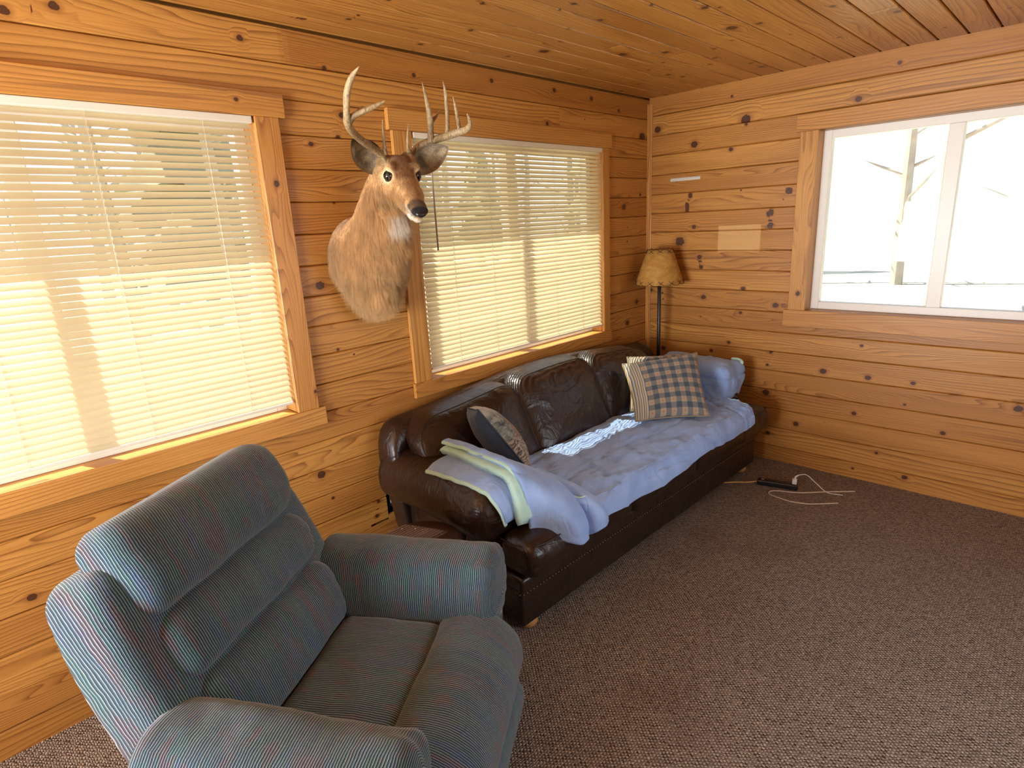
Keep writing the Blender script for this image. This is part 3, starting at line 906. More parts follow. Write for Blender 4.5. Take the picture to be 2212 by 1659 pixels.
# ------------------------------------------------------------------ quilt
def cloth(name, col, col2, bump=0.42, weave=900.0, rough=0.85):
    t = NT(name)
    o = t.obj()
    n = t.noise(o, 9.0, 4.0)
    w = t.noise(o, weave, 1.0)
    c = t.mix(t.smooth(n, 0.3, 0.7), col + (1,), col2 + (1,))
    cre = t.noise(o, 8.0, 3.0, 0.5, 1.2)
    rid = t.math('SUBTRACT', 1.0, t.math('MULTIPLY', t.math('ABSOLUTE', t.math('SUBTRACT', cre, 0.5)), 6.0), clamp=True)
    h = t.math('ADD', t.math('MULTIPLY', rid, 0.6), t.math('ADD', t.math('MULTIPLY', n, 0.8), t.math('MULTIPLY', w, 0.06)))
    return t.set(color=c, rough=rough, normal=t.bump(h, bump, 0.008), spec=0.2, sheen=0.25)
M['quilt_blue'] = cloth('periwinkle_cotton', (0.255, 0.405, 0.74), (0.31, 0.46, 0.79))
M['quilt_mint'] = cloth('mint_cotton', (0.44, 0.70, 0.62), (0.50, 0.75, 0.67))

quilt = empty('folded_quilt', (-1.3, -0.7, 0.5), label='periwinkle quilt with mint lining spread over the sofa seat and both arms', cat='quilt')
QO = Vector((-1.3, -0.7, 0.5))
prof = [(-2.262, .640), (-2.235, .622), (-2.20, .585), (-2.15, .535), (-2.08, .507), (-1.95, .500), (-1.6, .500), (-1.2, .500), (-.8, .500), (-.60, .502), (-.52, .51), (-.485, .520), (-.46, .535)]
PR = catmull(prof, 190)
def armness(i, x):
    return (1 - sstep(-2.26, -2.10, x)), 0.0
P = []
NT_ = 96
for i, (x, z) in enumerate(PR):
    aL, aR = armness(i, x)
    yb = (-0.455 + 0.16 * sstep(-.52, -.455, x)) * (1 - aL - aR) + (-0.34 * aL) + (-0.30 * aR) + 0.012 * math.sin(x * 9) * (1 - aL - aR)
    ye = (-0.985 + 0.135 * sstep(-.50, -.455, x)) * (1 - aL - aR) + (-0.80 * aL) + (-0.80 * aR)      # where it starts to fall over the front
    row = []
    if aL > 0.001:
        fall = [(-0.035, -0.012), (-0.075, -0.05), (-0.105, -0.10), (-0.14, -0.15), (-0.19, -0.20), (-0.235, -0.245)]
        s_ = aL
    base_fall = [(-0.018, -0.004), (-0.038, -0.016), (-0.052, -0.034), (-0.060, -0.052), (-0.064, -0.070), (-0.066, -0.088 - 0.012 * math.sin(x * 7))]
    fr_fall = [(-0.012, -0.006), (-0.028, -0.03), (-0.035, -0.07), (-0.038, -0.12), (-0.040, -0.16), (-0.042, -0.185)]
    fall = []
    for k in range(6):
        b = np.array(base_fall[k]) * (1 - 0.85 * (1 - sstep(-2.22, -2.02, x)) - aR) + np.array(fr_fall[k]) * aR
        fall.append(b)
    line = [(yb, z)] + [(yb + (ye - yb) * q, z) for q in (0.25, 0.5, 0.75)] + [(ye, z)] + [(ye + f[0], z + f[1]) for f in fall]
    L = catmull(line, NT_)
    for j, (y, zz) in enumerate(L):
        seat = 1 - aL - aR
        # quilting: stitched panels with puffs and puckers
        s1 = math.exp(-((((x * 1.0 + 0.10 * math.sin(y * 4)) / 0.31 + 0.25) % 1.0 - 0.5) ** 2) / 0.0009)
        s2 = math.exp(-((((y + 0.03 * math.sin(x * 5)) / 0.27 + 0.42) % 1.0 - 0.5) ** 2) / 0.0009)
        groove = max(s1, s2)
        wr = fbm(x * 7, y * 7, 1.3, 3)
        cr = 1 - abs(fbm(x * 4.2 + 0.6 * wr, y * 7 - x * 2.5, 4.7, 3)) * 3.4
        cr = max(0, cr) ** 2
        dz = 0.014 * wr - 0.012 * groove + 0.011 * cr + 0.010
        if j > NT_ * 0.82: dz *= 0.7
        edge = min(j, NT_ - 1 - j) / 6
        row.append((x + 0.004 * wr, y + 0.008 * fbm(x * 6, zz * 9, 2.2, 2) * (1 if j > NT_ * .6 else .3) - (0.012 * cr if j > NT_ * .8 else 0), zz + dz * min(1, .3 + edge)))
    P.append(row)
mb = MB(); mb.grid(P, flip=True)
q = mb.build('spread_cover', [M['quilt_blue'], M['quilt_mint']], quilt, loc=-QO)
if q.data.polygons[5000].normal.z < 0: q.data.flip_normals()
mod(q, 'SOLIDIFY', thickness=0.008, offset=-1, material_offset=1, material_offset_rim=0)

# the far end, bundled over the far arm
def drape(p, s):
    u, v, w = p / s
    q = p.copy()
    t = p[2] + 0.603
    if u > 0: q[0] -= (0.075 * sstep(.625, .545, t)) * u
    q[0] -= 0.035 * sstep(.56, .50, t) * (u < 0)
    n = fbm(p[0] * 7, p[1] * 6, p[2] * 8 + 3, 3); cr = max(0, 1 - abs(fbm(p[0] * 5 + 2, p[1] * 5 - p[2] * 4, 1.7, 3)) * 3.2) ** 2
    seam = math.exp(-((t - .628 + 0.02 * math.sin(p[1] * 9)) / .007) ** 2) * (u < .9) * (abs(w) < .9)
    d = 0.013 * n + 0.008 * cr - 0.008 * seam + 0.012 * (1 - v * v) * (1 if w > 0 else 0)
    return q + (p / s) / max(.6, np.linalg.norm(p / s)) * d
mb = MB(); mb.rbox((-0.322, -0.570, 0.603), (0.152, 0.285, 0.116), 0.062, n=(24, 44, 16), fn=drape)
de_ = mb.build('draped_end', M['quilt_blue'], quilt, loc=-QO)
mb = MB(); mb.tube(catmull([(-.215, -.838, .700), (-.190, -.822, .712), (-.176, -.790, .716), (-.170, -.745, .714)], 14), [.004] + [.012] * 12 + [.004], 10)
mb.build('hem', M['quilt_mint'], de_)

# the end folded back on the near arm: three slabs drooping over the arm's front
def slab(name, ea, eb, zt, th, mats, yb, droop, seed, wob=0.006):
    """strip along y; cross-section is a flat pad with rounded outer edge. ea(y) outer x, eb inner x"""
    mb = MB(); rings = []
    N = 60
    spine = catmull(droop, N)
    for i, (y, dz) in enumerate(spine):
        t = i / (N - 1)
        xa = ea(t) + wob * fbm(y * 14, seed, 0, 2); xb = eb(t)
        puck = 0.0045 * math.sin(y * 75 + 2 * fbm(y * 9, seed, 2, 2))
        k0 = 0.35 + 0.65 * math.sqrt(max(0.02, 1 - (max(0, (abs(t - .5) - .47) / .03)) ** 2))
        ring = []
        m = 12
        h = th / 2
        tang = np.array(spine[min(i + 1, N - 1)]) - np.array(spine[max(i - 1, 0)]); tang /= np.linalg.norm(tang)
        nrm = np.array((tang[1], -tang[0]));  nrm = nrm if nrm[1] > 0 else -nrm
        top, bot = [], []
        for j in range(m + 1):
            q = j / m
            x = xa + (xb - xa) * (1 - math.cos(q * PI / 2)) if False else xa + (xb - xa) * q ** 1.3
            e = math.sqrt(max(0, 1 - (1 - min(1, q * 4.5)) ** 2)) * k0
            und = 0.004 * fbm(x * 16, y * 16, seed, 2) * e * e
            hh = (h + puck * math.exp(-q * 5)) * e
            cz = zt(x, t)
            a = np.array((y, cz + dz))
            tp = a + nrm * (hh + und); bt = a - nrm * hh
            top.append((x, tp[0], tp[1])); bot.append((x, bt[0], bt[1]))
        ring = top + bot[::-1]
        rings.append(ring)
    mb.loft(rings)
    return mb, rings
flat = lambda z0, k=0.35: (lambda x, t: z0 - k * max(0, -2.40 - x) ** 1.2 - 0.25 * max(0, -2.45 - x) - 1.0 * max(0, x + 2.325))
dr = lambda y0, y1, d=-0.135: [(y0, 0.0), (y0 - .12, 0.004), (y0 - .26, 0.0), (y1 + .12, -0.006), (y1 + .06, -0.028), (y1 + .02, d * .55), (y1, d)]
# lowest, periwinkle with its mint hem
mb, rg = slab('a', lambda t: -2.490 + 0.028 * t, lambda t: -2.26, flat(0.664), 0.018, None, 0, dr(-0.425, -0.872), 3)
o = mb.build('folded_layer', M['quilt_blue'], quilt, loc=-QO)
hem = [[np.array(r[0]) + np.array(v) for v in [(0.004 + .011 * math.cos(a), 0, -.004 + .010 * math.sin(a)) for a in np.linspace(0, 2 * PI, 9)[:-1]]] for r in rg]
mb = MB(); mb.loft(hem); mb.build('hem', M['quilt_mint'], o)
# middle, lining outwards
mb, rg = slab('b', lambda t: -2.384 - 0.034 * t, lambda t: -2.23, flat(0.688), 0.034, None, 0, dr(-0.395, -0.900, -0.185), 11)
o = mb.build('folded_layer', M['quilt_mint'], quilt, loc=-QO)
# top, periwinkle
mb, rg = slab('c', lambda t: -2.356 - 0.004 * t, lambda t: -2.19, flat(0.722, 0.2), 0.020, None, 0, dr(-0.385, -0.890, -0.16), 19)
o = mb.build('folded_layer', M['quilt_blue'], quilt, loc=-QO)
hem = [[np.array(r[0]) + np.array(v) for v in [(0.003 + .010 * math.cos(a), 0, -.006 + .009 * math.sin(a)) for a in np.linspace(0, 2 * PI, 9)[:-1]]] for r in rg]
mb = MB(); mb.loft(hem); mb.build('hem', M['quilt_mint'], o)
# the corner that hangs over the front of the arm and the seat
mb = MB(); P = []
for i in range(40):
    a = i / 39
    row = []
    for j in range(50):
        b = j / 49
        A0 = [(-.56, .722), (-.74, .718), (-.840, .692), (-.888, .625), (-.904, .540), (-.915, .456)]
        A1 = [(-.60, .650), (-.76, .645), (-.885, .615), (-.985, .540), (-1.042, .465), (-1.052, .380)]
        A2 = [(-.66, .560), (-.80, .548), (-.905, .535), (-1.000, .505), (-1.050, .455), (-1.058, .408)]
        if a < .40: k = sstep(0, .40, a) ** .75; pts = [np.array(p) * (1 - k) + np.array(q) * k for p, q in zip(A0, A1)]
        else: k = sstep(.40, 1, a); pts = [np.array(p) * (1 - k) + np.array(q) * k for p, q in zip(A1, A2)]
        x = -2.362 + 0.33 * a + 0.012 * b * math.sin(a * PI)
        yz = catmull(pts, 50)[j]
        fold = -0.050 * math.exp(-((a - 0.64 - 0.14 * (1 - b)) / 0.040) ** 2) * sstep(.1, .7, b) + 0.034 * math.exp(-((a - .84) / .13) ** 2) * sstep(.1, .8, b) + 0.024 * math.exp(-((a - .38) / .22) ** 2) * sstep(.1, .8, b)
        w = fbm(x * 7, yz[1] * 7, 7.7, 3) * 0.007
        row.append((x, yz[0] - fold * .9 - w, yz[1] + fold * 0.45 + w))
    P.append(row)
mb.grid(P)
o = mb.build('hanging_corner', [M['quilt_blue'], M['quilt_mint']], quilt, loc=-QO)
if o.data.polygons[200].normal.z < 0: o.data.flip_normals()
mod(o, 'SOLIDIFY', thickness=0.014, offset=-1, material_offset=1, material_offset_rim=0)

# ------------------------------------------------------------------ pillows
def pillow_mesh(BL, BR, TR, TL, thick, n=36, seed=1, pinch=0.05, wr=0.006):
    BL, BR, TR, TL = map(lambda q: np.array(q, float), (BL, BR, TR, TL))
    nrm = np.cross(BR - BL, TL - BL); nrm /= np.linalg.norm(nrm)
    fr, bk, A, B = [], [], [], []
    for i in range(n + 1):
        r1, r2 = [], []
        for j in range(n + 1):
            u, v = 2 * i / n - 1, 2 * j / n - 1
            uu = u * (1 - pinch * (1 - v * v)); vv = v * (1 - pinch * (1 - u * u))
            a, b = (uu + 1) / 2, (vv + 1) / 2
            p = BL * (1 - a) * (1 - b) + BR * a * (1 - b) + TR * a * b + TL * (1 - a) * b
            h = thick / 2 * (max(0, (1 - u ** 2)) * max(0, (1 - v ** 2))) ** 0.42
            w1 = wr * fbm(u * 2.2 + seed, v * 2.2, 1, 3) * min(1, h / thick * 4)
            r1.append(p + nrm * (h + w1)); r2.append(p - nrm * (h + w1))
            A.append((u, v, 1.0)); B.append((u, v, 0.0))
        fr.append(r1); bk.append(r2)
    mb = MB()
    mb.grid(fr); mb.grid(bk, flip=True)
    edge = [fr[i][0] for i in range(n)] + [fr[n][j] for j in range(n)] + [fr[n - i][n] for i in range(n)] + [fr[0][n - j] for j in range(n)]
    return mb, np.array(A + B), edge, nrm

def plaid(name):
    t = NT(name)
    p = t.sep(t.attr('pv').outputs['Vector'])
    wob = t.math('MULTIPLY', t.math('SUBTRACT', t.noise(t.attr('pv').outputs['Vector'], 3.0, 1.0), 0.5), 0.03)
    u = t.math('ADD', p[0], wob); v = t.math('ADD', p[1], wob)
    k = 3.35
    fu = t.math('FRACT', t.math('MULTIPLY_ADD', u, k, 20.15)); fv = t.math('FRACT', t.math('MULTIPLY_ADD', v, k, 20.3))
    bu = t.math('GREATER_THAN', fu, 0.5); bv = t.math('GREATER_THAN', fv, 0.5)
    s = t.math('ADD', bu, bv)
    cream = (0.44, 0.34, 0.235, 1); mid = (0.185, 0.19, 0.185, 1); navy = (0.066, 0.094, 0.130, 1)
    c = t.mix(t.math('GREATER_THAN', s, 0.5), cream, mid)
    c = t.mix(t.math('GREATER_THAN', s, 1.5), c, navy)
    # pink sprig in the middle of the cream checks
    du = t.math('SUBTRACT', fu, 0.25); dv = t.math('SUBTRACT', fv, 0.25)
    d = t.math('SQRT', t.math('ADD', t.math('MULTIPLY', du, du), t.math('MULTIPLY', dv, dv)))
    c = t.mix(t.math('MULTIPLY', t.smooth(d, 0.11, 0.05), t.math('LESS_THAN', s, 0.5)), c, (0.46, 0.20, 0.13, 1))
    # striped border down one side
    f2 = t.math('FRACT', t.math('MULTIPLY', u, 17.0))
    sc = t.mix(t.math('GREATER_THAN', f2, 0.62), (0.60, 0.52, 0.36, 1), (0.14, 0.18, 0.24, 1))
    f3 = t.math('FRACT', t.math('MULTIPLY', u, 8.5))
    sc = t.mix(t.math('MULTIPLY', t.math('LESS_THAN', f2, 0.3), t.math('GREATER_THAN', f3, 0.5)), sc, (0.55, 0.36, 0.10, 1))
    c = t.mix(t.math('LESS_THAN', u, -0.66), c, sc)
    th = t.noise(t.attr('pv').outputs['Vector'], 260.0, 1.0)
    c = t.mix(t.smooth(th, 0.3, 0.7, 0.0, 0.22), c, (0.12, 0.11, 0.10, 1))
    lo = t.noise(t.obj(), 14.0, 3.0)
    return t.set(color=c, rough=0.9, normal=t.bump(t.math('ADD', lo, t.math('MULTIPLY', th, 0.15)), 0.5, 0.008), spec=0.15, sheen=0.2)
M['plaid'] = plaid('blue_tan_plaid')
M['plaid_cord'] = simple('tan_piping', (0.30, 0.25, 0.17), 0.9)
def plaid_pillow(name, BL, BR, TR, TL, label, seed, thick=0.155):
    mb, at, edge, nrm = pillow_mesh(BL, BR, TR, TL, thick, seed=seed, pinch=0.06)
    c = Vector(np.mean([BL, BR], 0))
    root = empty(name, c, label=label, cat='pillow', group='plaid throw pillows on the sofa')
    cover = mb.build('cover', M['plaid'], root, loc=-c, attrs={'pv': at})
    mb = MB(); e = edge + edge[:2]
    rr = 0.0045
    mb.tube([p for p in e], rr, 6, caps=(False, False)); mb.build('piping', M['plaid_cord'], root, loc=-c)
    return root
plaid_pillow('throw_pillow', (-1.155, -.640, .530), (-.835, -.925, .530), (-.605, -.720, .835), (-.945, -.405, .792),
             'blue and tan plaid throw pillow in front, its whole checked face showing', 2)
plaid_pillow('throw_pillow', (-1.02, -.515, .530), (-.700, -.800, .530), (-.49, -.60, .800), (-.800, -.345, .800),
             'blue and tan plaid throw pillow mostly hidden, its striped border peeking out behind', 9, 0.12)

def wild_print(name):
    t = NT(name)
    p = t.attr('pv').outputs['Vector']; s = t.sep(p)
    n = t.noise(p, 5.0, 5.0, 0.65); n2 = t.noise(p, 14.0, 4.0, 0.7)
    c = t.mix(t.smooth(n, 0.38, 0.62), (0.035, 0.045, 0.042, 1), (0.30, 0.30, 0.26, 1))
    low = t.smooth(t.math('ADD', s[1], t.math('MULTIPLY', t.math('SUBTRACT', n, .5), 0.6)), 0.05, -0.25)
    c = t.mix(low, c, t.mix(t.smooth(n2, 0.4, 0.6), (0.06, 0.05, 0.045, 1), (0.42, 0.34, 0.26, 1)))
    # a tawny animal shape across the middle
    dx = t.math('MULTIPLY', t.math('ADD', s[0], 0.30), 1.5); dy = t.math('ADD', s[1], 0.02)
    d = t.math('ADD', t.math('SQRT', t.math('ADD', t.math('MULTIPLY', dx, dx), t.math('MULTIPLY', dy, dy))), t.math('MULTIPLY', t.math('SUBTRACT', n2, 0.5), 0.5))
    tw = t.mix(t.smooth(n2, 0.42, 0.58), (0.055, 0.025, 0.012, 1), (0.34, 0.19, 0.09, 1))
    c = t.mix(t.smooth(d, 0.50, 0.36), c, tw)
    top = t.smooth(s[1], 0.55, 0.85)
    c = t.mix(top, c, (0.36, 0.36, 0.30, 1))
    c = t.mix(t.math('MULTIPLY', t.smooth(s[2], 0.6, 0.4), 1.0), c, (0.028, 0.038, 0.058, 1))
    return t.set(color=c, rough=0.85, spec=0.2, sheen=0.3, normal=t.bump(t.noise(t.obj(), 20.0, 3.0), 0.4, 0.006))
M['wild'] = wild_print('woodland_print')
M['navy'] = simple('navy_piping', (0.030, 0.038, 0.055), 0.8)
BL, BR = (-2.050, -.640, .530), (-1.925, -.420, .515)
TR, TL = (-2.120, -.300, .805), (-2.235, -.505, .862)
mb, at, edge, nrm = pillow_mesh(BL, BR, TR, TL, 0.170, seed=21, pinch=0.05)
c = Vector(np.mean([BL, BR], 0))
wp = empty('wildlife_pillow', c, label='navy backed throw pillow with a woodland animal print leaning by the near arm', cat='pillow')
mb.build('cover', M['wild'], wp, loc=-c, attrs={'pv': at})
mb = MB(); mb.tube(edge + edge[:2], .004, 6, caps=(False, False)); mb.build('piping', M['navy'], wp, loc=-c)
# ------------------------------------------------------------------ floor lamp
M['black_metal'] = simple('black_metal', (0.012, 0.011, 0.012), 0.35, spec=0.5, var=0.05)
def parchment():
    t = NT('rawhide_shade')
    o = t.obj()
    n = t.noise(t.vmath('MULTIPLY', o, (9.0, 9.0, 14.0)), 1.0, 5.0, 0.62, 1.6)
    c = t.mix(t.smooth(n, 0.35, 0.68), (0.50, 0.245, 0.050, 1), (0.64, 0.37, 0.10, 1))
    n2 = t.noise(t.vmath('MULTIPLY', o, (7.0, 7.0, 16.0)), 1.0, 3.0)
    c = t.mix(t.smooth(n2, 0.56, 0.70, 0.0, 0.55), c, (0.33, 0.18, 0.04, 1))
    t.set(color=c, rough=0.6, spec=0.3)
    tl = t.node('BsdfTranslucent'); t.put(tl.inputs['Color'], c)
    mx = t.node('MixShader'); mx.inputs[0].default_value = 0.25
    t.link(t.p.outputs[0], mx.inputs[1]); t.link(tl.outputs[0], mx.inputs[2]); t.link(mx.outputs[0], t.out.inputs['Surface'])
    return t.m
M['shade'] = parchment()
M['lace'] = simple('dark_lacing', (0.020, 0.014, 0.012), 0.7)
LX, LY = -0.176, -0.203
fl_ = empty('floor_lamp', (LX, LY, 0), label='black pole floor lamp with laced rawhide cone shade in the corner', cat='lamp')
mb = MB(); mb.lathe([(0.118, 0.0), (0.118, 0.010), (0.10, 0.022), (0.03, 0.030), (0.016, 0.045)], seg=40)
mb.build('base', M['black_metal'], fl_)
mb = MB(); mb.lathe([(0.0125, 0.03), (0.0125, 1.20), (0.008, 1.205), (0.008, 1.25)], seg=20)
mb.build('pole', M['black_metal'], fl_)
zb, zt, rb, rt = 1.195, 1.430, 0.168, 0.087
mb = MB(); rings = []
for z, r in ((zb, rb), (zb + .08, rb + (rt - rb) * .34), (zb + .16, rb + (rt - rb) * .68), (zt, rt), (zt, rt - .002), (zb + .16, rb + (rt - rb) * .68 - .002), (zb + .08, rb + (rt - rb) * .34 - .002), (zb, rb - .002), (zb, rb)):
    rings.append([(r * math.cos(2 * PI * k / 56), r * math.sin(2 * PI * k / 56), z) for k in range(56)])
mb.loft(rings, caps=(False, False))
sh = mb.build('lamp_shade', M['shade'], fl_)
def shade_pt(a, z, off=0.0015):
    r = rb + (rt - rb) * (z - zb) / (zt - zb) + off
    return (r * math.cos(a), r * math.sin(a), z)
for (z, h, n, sgn) in ((zb, 0.026, 14, 1), (zt, -0.024, 9, -1)):
    mb = MB()
    for k in range(n):
        a = 2 * PI * (k + 0.3) / n; da = (0.018 / (rb if sgn > 0 else rt))
        mb.tube([shade_pt(a - da, z), shade_pt(a, z + h / 2, .0022), shade_pt(a + da, z + h)], .0014, 6)
        mb.tube([shade_pt(a + da, z), shade_pt(a, z + h / 2, .0035), shade_pt(a - da, z + h)], .0014, 6)
    for k in range(n):                                    # the lace wraps over the wire
        a = 2 * PI * (k + 0.3) / n; da = (0.018 / (rb if sgn > 0 else rt))
        mb.tube([shade_pt(a + da, z, 0.0005), shade_pt(a + PI / n, z - sgn * 0.002, -.001), shade_pt(a + 2 * PI / n - da, z, .0005)], .0013, 6)
    mb.build('lacing', M['lace'], sh)
mb = MB()
for k in range(3):
    a = 2 * PI * k / 3 + .4
    mb.tube([(0, 0, 1.402), ((rt - .002) * math.cos(a), (rt - .002) * math.sin(a), 1.425)], .0016, 6)
mb.tube([(0, 0, 1.24), (.035, 0, 1.28), (.035, 0, 1.36), (0, 0, 1.405)], .0016, 6); mb.tube([(0, 0, 1.24), (-.035, 0, 1.28), (-.035, 0, 1.36), (0, 0, 1.405)], .0016, 6)
mb.build('harp', M['nail'], fl_)
M['bulb'] = simple('frosted_bulb', (0.8, 0.78, 0.72), 0.3, var=0.02)
mb = MB(); mb.lathe([(0.012, 1.245), (0.014, 1.265), (0.028, 1.30), (0.030, 1.32), (0.022, 1.345), (0.006, 1.355)], seg=20)
mb.build('bulb', M['bulb'], fl_)
mb = MB(); mb.tube([(.020, -.012, 1.24), (.021, -.0125, 1.13)], .0009, 5); mb.lathe([(0.001, 1.117), (0.005, 1.121), (0.0062, 1.126), (0.004, 1.131), (0.001, 1.133)], .021, -.0125, 12)
mb.build('pull_chain', M['nail'], fl_)

# ------------------------------------------------------------------ round stool between recliner and sofa
def painted_wood():
    t = NT('chipped_brown_stool')
    o = t.obj()
    n = t.noise(o, 30.0, 3.0); w = t.noise(t.vmath('MULTIPLY', o, (6.0, 60.0, 6.0)), 1.0, 3.0)
    c = t.mix(w, (0.030, 0.013, 0.009, 1), (0.050, 0.020, 0.012, 1))
    ch = t.noise(o, 75.0, 1.0)
    c = t.mix(t.smooth(ch, 0.765, 0.785, 0.0, 0.7), c, (0.42, 0.30, 0.20, 1))
    return t.set(color=c, rough=0.42, spec=0.4, normal=t.bump(n, 0.12, 0.002))
M['stool'] = painted_wood()
st = empty('round_stool', (-2.695, -0.622, 0), label='low round dark brown wooden stool with chipped top between recliner and sofa', cat='stool')
mb = MB(); mb.lathe([(0.05, .430), (0.154, .430), (0.164, .437), (0.166, .448), (0.162, .457), (0.154, .461), (0.08, .4615)], seg=56)
mb.build('seat', M['stool'], st)
mb = MB(); mb.lathe([(0.135, .385), (0.148, .39), (0.148, .430), (0.10, .4305)], seg=40); mb.build('apron', M['stool'], st)
for k in range(4):
    a = PI / 4 + k * PI / 2
    mb = MB(); mb.tube([(0.10 * math.cos(a), .10 * math.sin(a), .425), (0.115 * math.cos(a), .115 * math.sin(a), .20), (.128 * math.cos(a), .128 * math.sin(a), 0.0)], [.019, .017, .013], 14)
    mb.build('leg', M['stool'], st)

# ------------------------------------------------------------------ socket in the torn hole of the wall
M['box_black'] = simple('socket_box', (0.010, 0.010, 0.012), 0.5)
M['steel'] = simple('zinc_yoke', (0.30, 0.29, 0.27), 0.4, metal=0.8)
M['ivory'] = simple('ivory_socket', (0.60, 0.54, 0.42), 0.4, var=0.04)
ol = empty('wall_socket', (-2.40, 0.0, 0.345), label='uncovered ivory double socket in a rough dark hole beside the sofa', cat='socket')
mb = MB()
x0, x1, z0, z1 = -.0395, .0375, -.0825, .0795
mb.box(x0, x1, .048, .052, z0, z1); mb.box(x0, x0 + .003, .012, .05, z0, z1); mb.box(x1 - .003, x1, .012, .05, z0, z1)
mb.box(x0, x1, .012, .05, z0, z0 + .003); mb.box(x0, x1, .012, .05, z1 - .003, z1)
mb.build('back_box', M['box_black'], ol, smooth=False)
mb = MB(); mb.box(-.014, .020, .016, .018, -.052, .052); bevel(mb.build('yoke', M['steel'], ol, smooth=False), .002)
for zc in (.021, -.021):
    mb = MB(); rings = []
    for (y, s) in ((.017, 1.0), (.006, 1.0), (.004, .9)):
        rings.append([(.003 + .0165 * s * math.copysign(abs(math.cos(a)) ** .7, math.cos(a)), y, zc + .0165 * s * math.copysign(abs(math.sin(a)) ** .8, math.sin(a))) for a in np.linspace(0, 2 * PI, 29)[:-1]])
    mb.loft(rings)
    f = mb.build('socket_face', M['ivory'], ol)
    mb = MB(); mb.box(-.0055, -.0035, .0025, .006, zc - .001, zc + .008); mb.box(.0085, .0105, .0025, .006, zc - .001, zc + .007); mb.lathe([(0.0025, 0), (.0025, .001)], seg=8) if False else None
    mb.box(.001, .005, .0025, .006, zc - .010, zc - .006)
    mb.build('slots', M['box_black'], f, smooth=False)

# ------------------------------------------------------------------ strip of tape on the right wall
M['tape'] = simple('masking_tape', (0.62, 0.58, 0.50), 0.7, var=0.25, scale=90.0)
mb = MB()
P = [[(-0.0015 - .0004 * math.sin(k * 2.1), -0.172 - 0.0295 * k * .255 * 1.0, z) for z in (1.876 - .0005 * k, 1.8875, 1.901)] for k in range(0, 31)]
P = [[(-0.0018 - .0006 * abs(math.sin(k * 1.3)), -0.172 - 0.226 * k / 30, z) for z in (1.878, 1.889, 1.900)] for k in range(31)]
mb.grid(P)
tp = mb.build('tape_strip', M['tape']); mod(tp, 'SOLIDIFY', thickness=.0006)
tag(tp, 'short strip of pale torn tape stuck to the right wall high up', 'tape')

# ------------------------------------------------------------------ power strip, plug and cables
M['strip'] = simple('black_plastic', (0.012, 0.012, 0.014), 0.35, var=0.05)
M['white_pl'] = simple('white_plastic', (0.72, 0.68, 0.62), 0.4, var=0.03)
M['cable_beige'] = simple('beige_cable', (0.62, 0.50, 0.38), 0.5, var=0.05)
M['cable_tan'] = simple('tan_cable', (0.60, 0.36, 0.12), 0.5, var=0.05)
A = Vector((-0.432, -1.068, 0)); B = Vector((-0.372, -1.290, 0)); dv = (B - A); ang = math.atan2(dv.y, dv.x)
ps = empty('power_strip', (A + B) / 2, ang, label='black power strip lying on the carpet past the far end of the sofa', cat='power strip')
Ls = dv.length
mb = MB(); mb.rbox((0, 0, .018), (Ls / 2, .024, .0175), .007, n=(6, 2, 1)); mb.build('housing', M['strip'], ps)
M['red'] = simple('red_rocker', (0.35, 0.09, 0.05), 0.35)
mb = MB(); mb.rbox((-Ls / 2 + .03, 0, .0365), (.009, .006, .003), .002, n=(1, 1, 1)); mb.build('switch', M['red'], ps)
for k in range(5):
    mb = MB()
    x = -Ls / 2 + .065 + k * .034
    for dy in (-.006, .006): mb.box(x - .004, x + .004, dy - .0012, dy + .0012, .0352, .0358)
    mb.build('outlet', M['box_black'], ps, smooth=False)
pc = catmull([(A.x + .0, A.y + .0, .018), (-.455, -1.035, .010), (-.47, -1.01, .0065), (-.50, -.965, .0055), (-.56, -.90, .0055)], 30)
mb = MB(); mb.tube([Vector(q) - (A + B) / 2 for q in pc], .0045, 10)
c_ = mb.build('cord', M['cable_tan'], ps)
c_.matrix_parent_inverse = Matrix.Rotation(-ang, 4, 'Z')
px_, py_ = B.x - .02 * math.cos(ang), B.y - .02 * math.sin(ang)
pl = empty('charger_plug', (px_, py_, .036), ang, label='white charger plug with white cable standing in the end of the power strip', cat='plug')
mb = MB(); mb.rbox((0, 0, .0165), (.013, .013, .0165), .004, n=(1, 1, 1)); mb.build('body', M['white_pl'], pl)
pts = catmull([(px_, py_, .068), (px_ + .002, py_ - .006, .085), (px_ + .012, py_ - .03, .100), (px_ + .03, py_ - .06, .098), (px_ + .05, py_ - .11, .05), (px_ + .06, py_ - .17, .006), (px_ + .08, py_ - .25, .004)], 50)
mb = MB(); mb.tube([Vector(q) - Vector((px_, py_, .036)) for q in pts[:14]], [.0055] * 10 + [.0045] * 4, 10); mb.tube([Vector(q) - Vector((px_, py_, .036)) for q in pts[12:]], .0024, 8)
c_ = mb.build('cable', M['white_pl'], pl); c_.matrix_parent_inverse = Matrix.Rotation(-ang, 4, 'Z')
pts = catmull([(-.20, -1.56, .004), (-.310, -1.43, .004), (-.395, -1.340, .004), (-.432, -1.285, .004), (-.460, -1.220, .004), (-.490, -1.180, .004), (-.524, -1.175, .004), (-.545, -1.195, .004), (-.556, -1.245, .004), (-.562, -1.300, .004), (-.552, -1.352, .004), (-.52, -1.42, .004), (-.42, -1.53, .004)], 110)
mb = MB(); mb.tube(pts, .0035, 10)
cb = mb.build('cable_loop', M['cable_beige']); tag(cb, 'loop of beige cable lying loose on the carpet', 'cable')
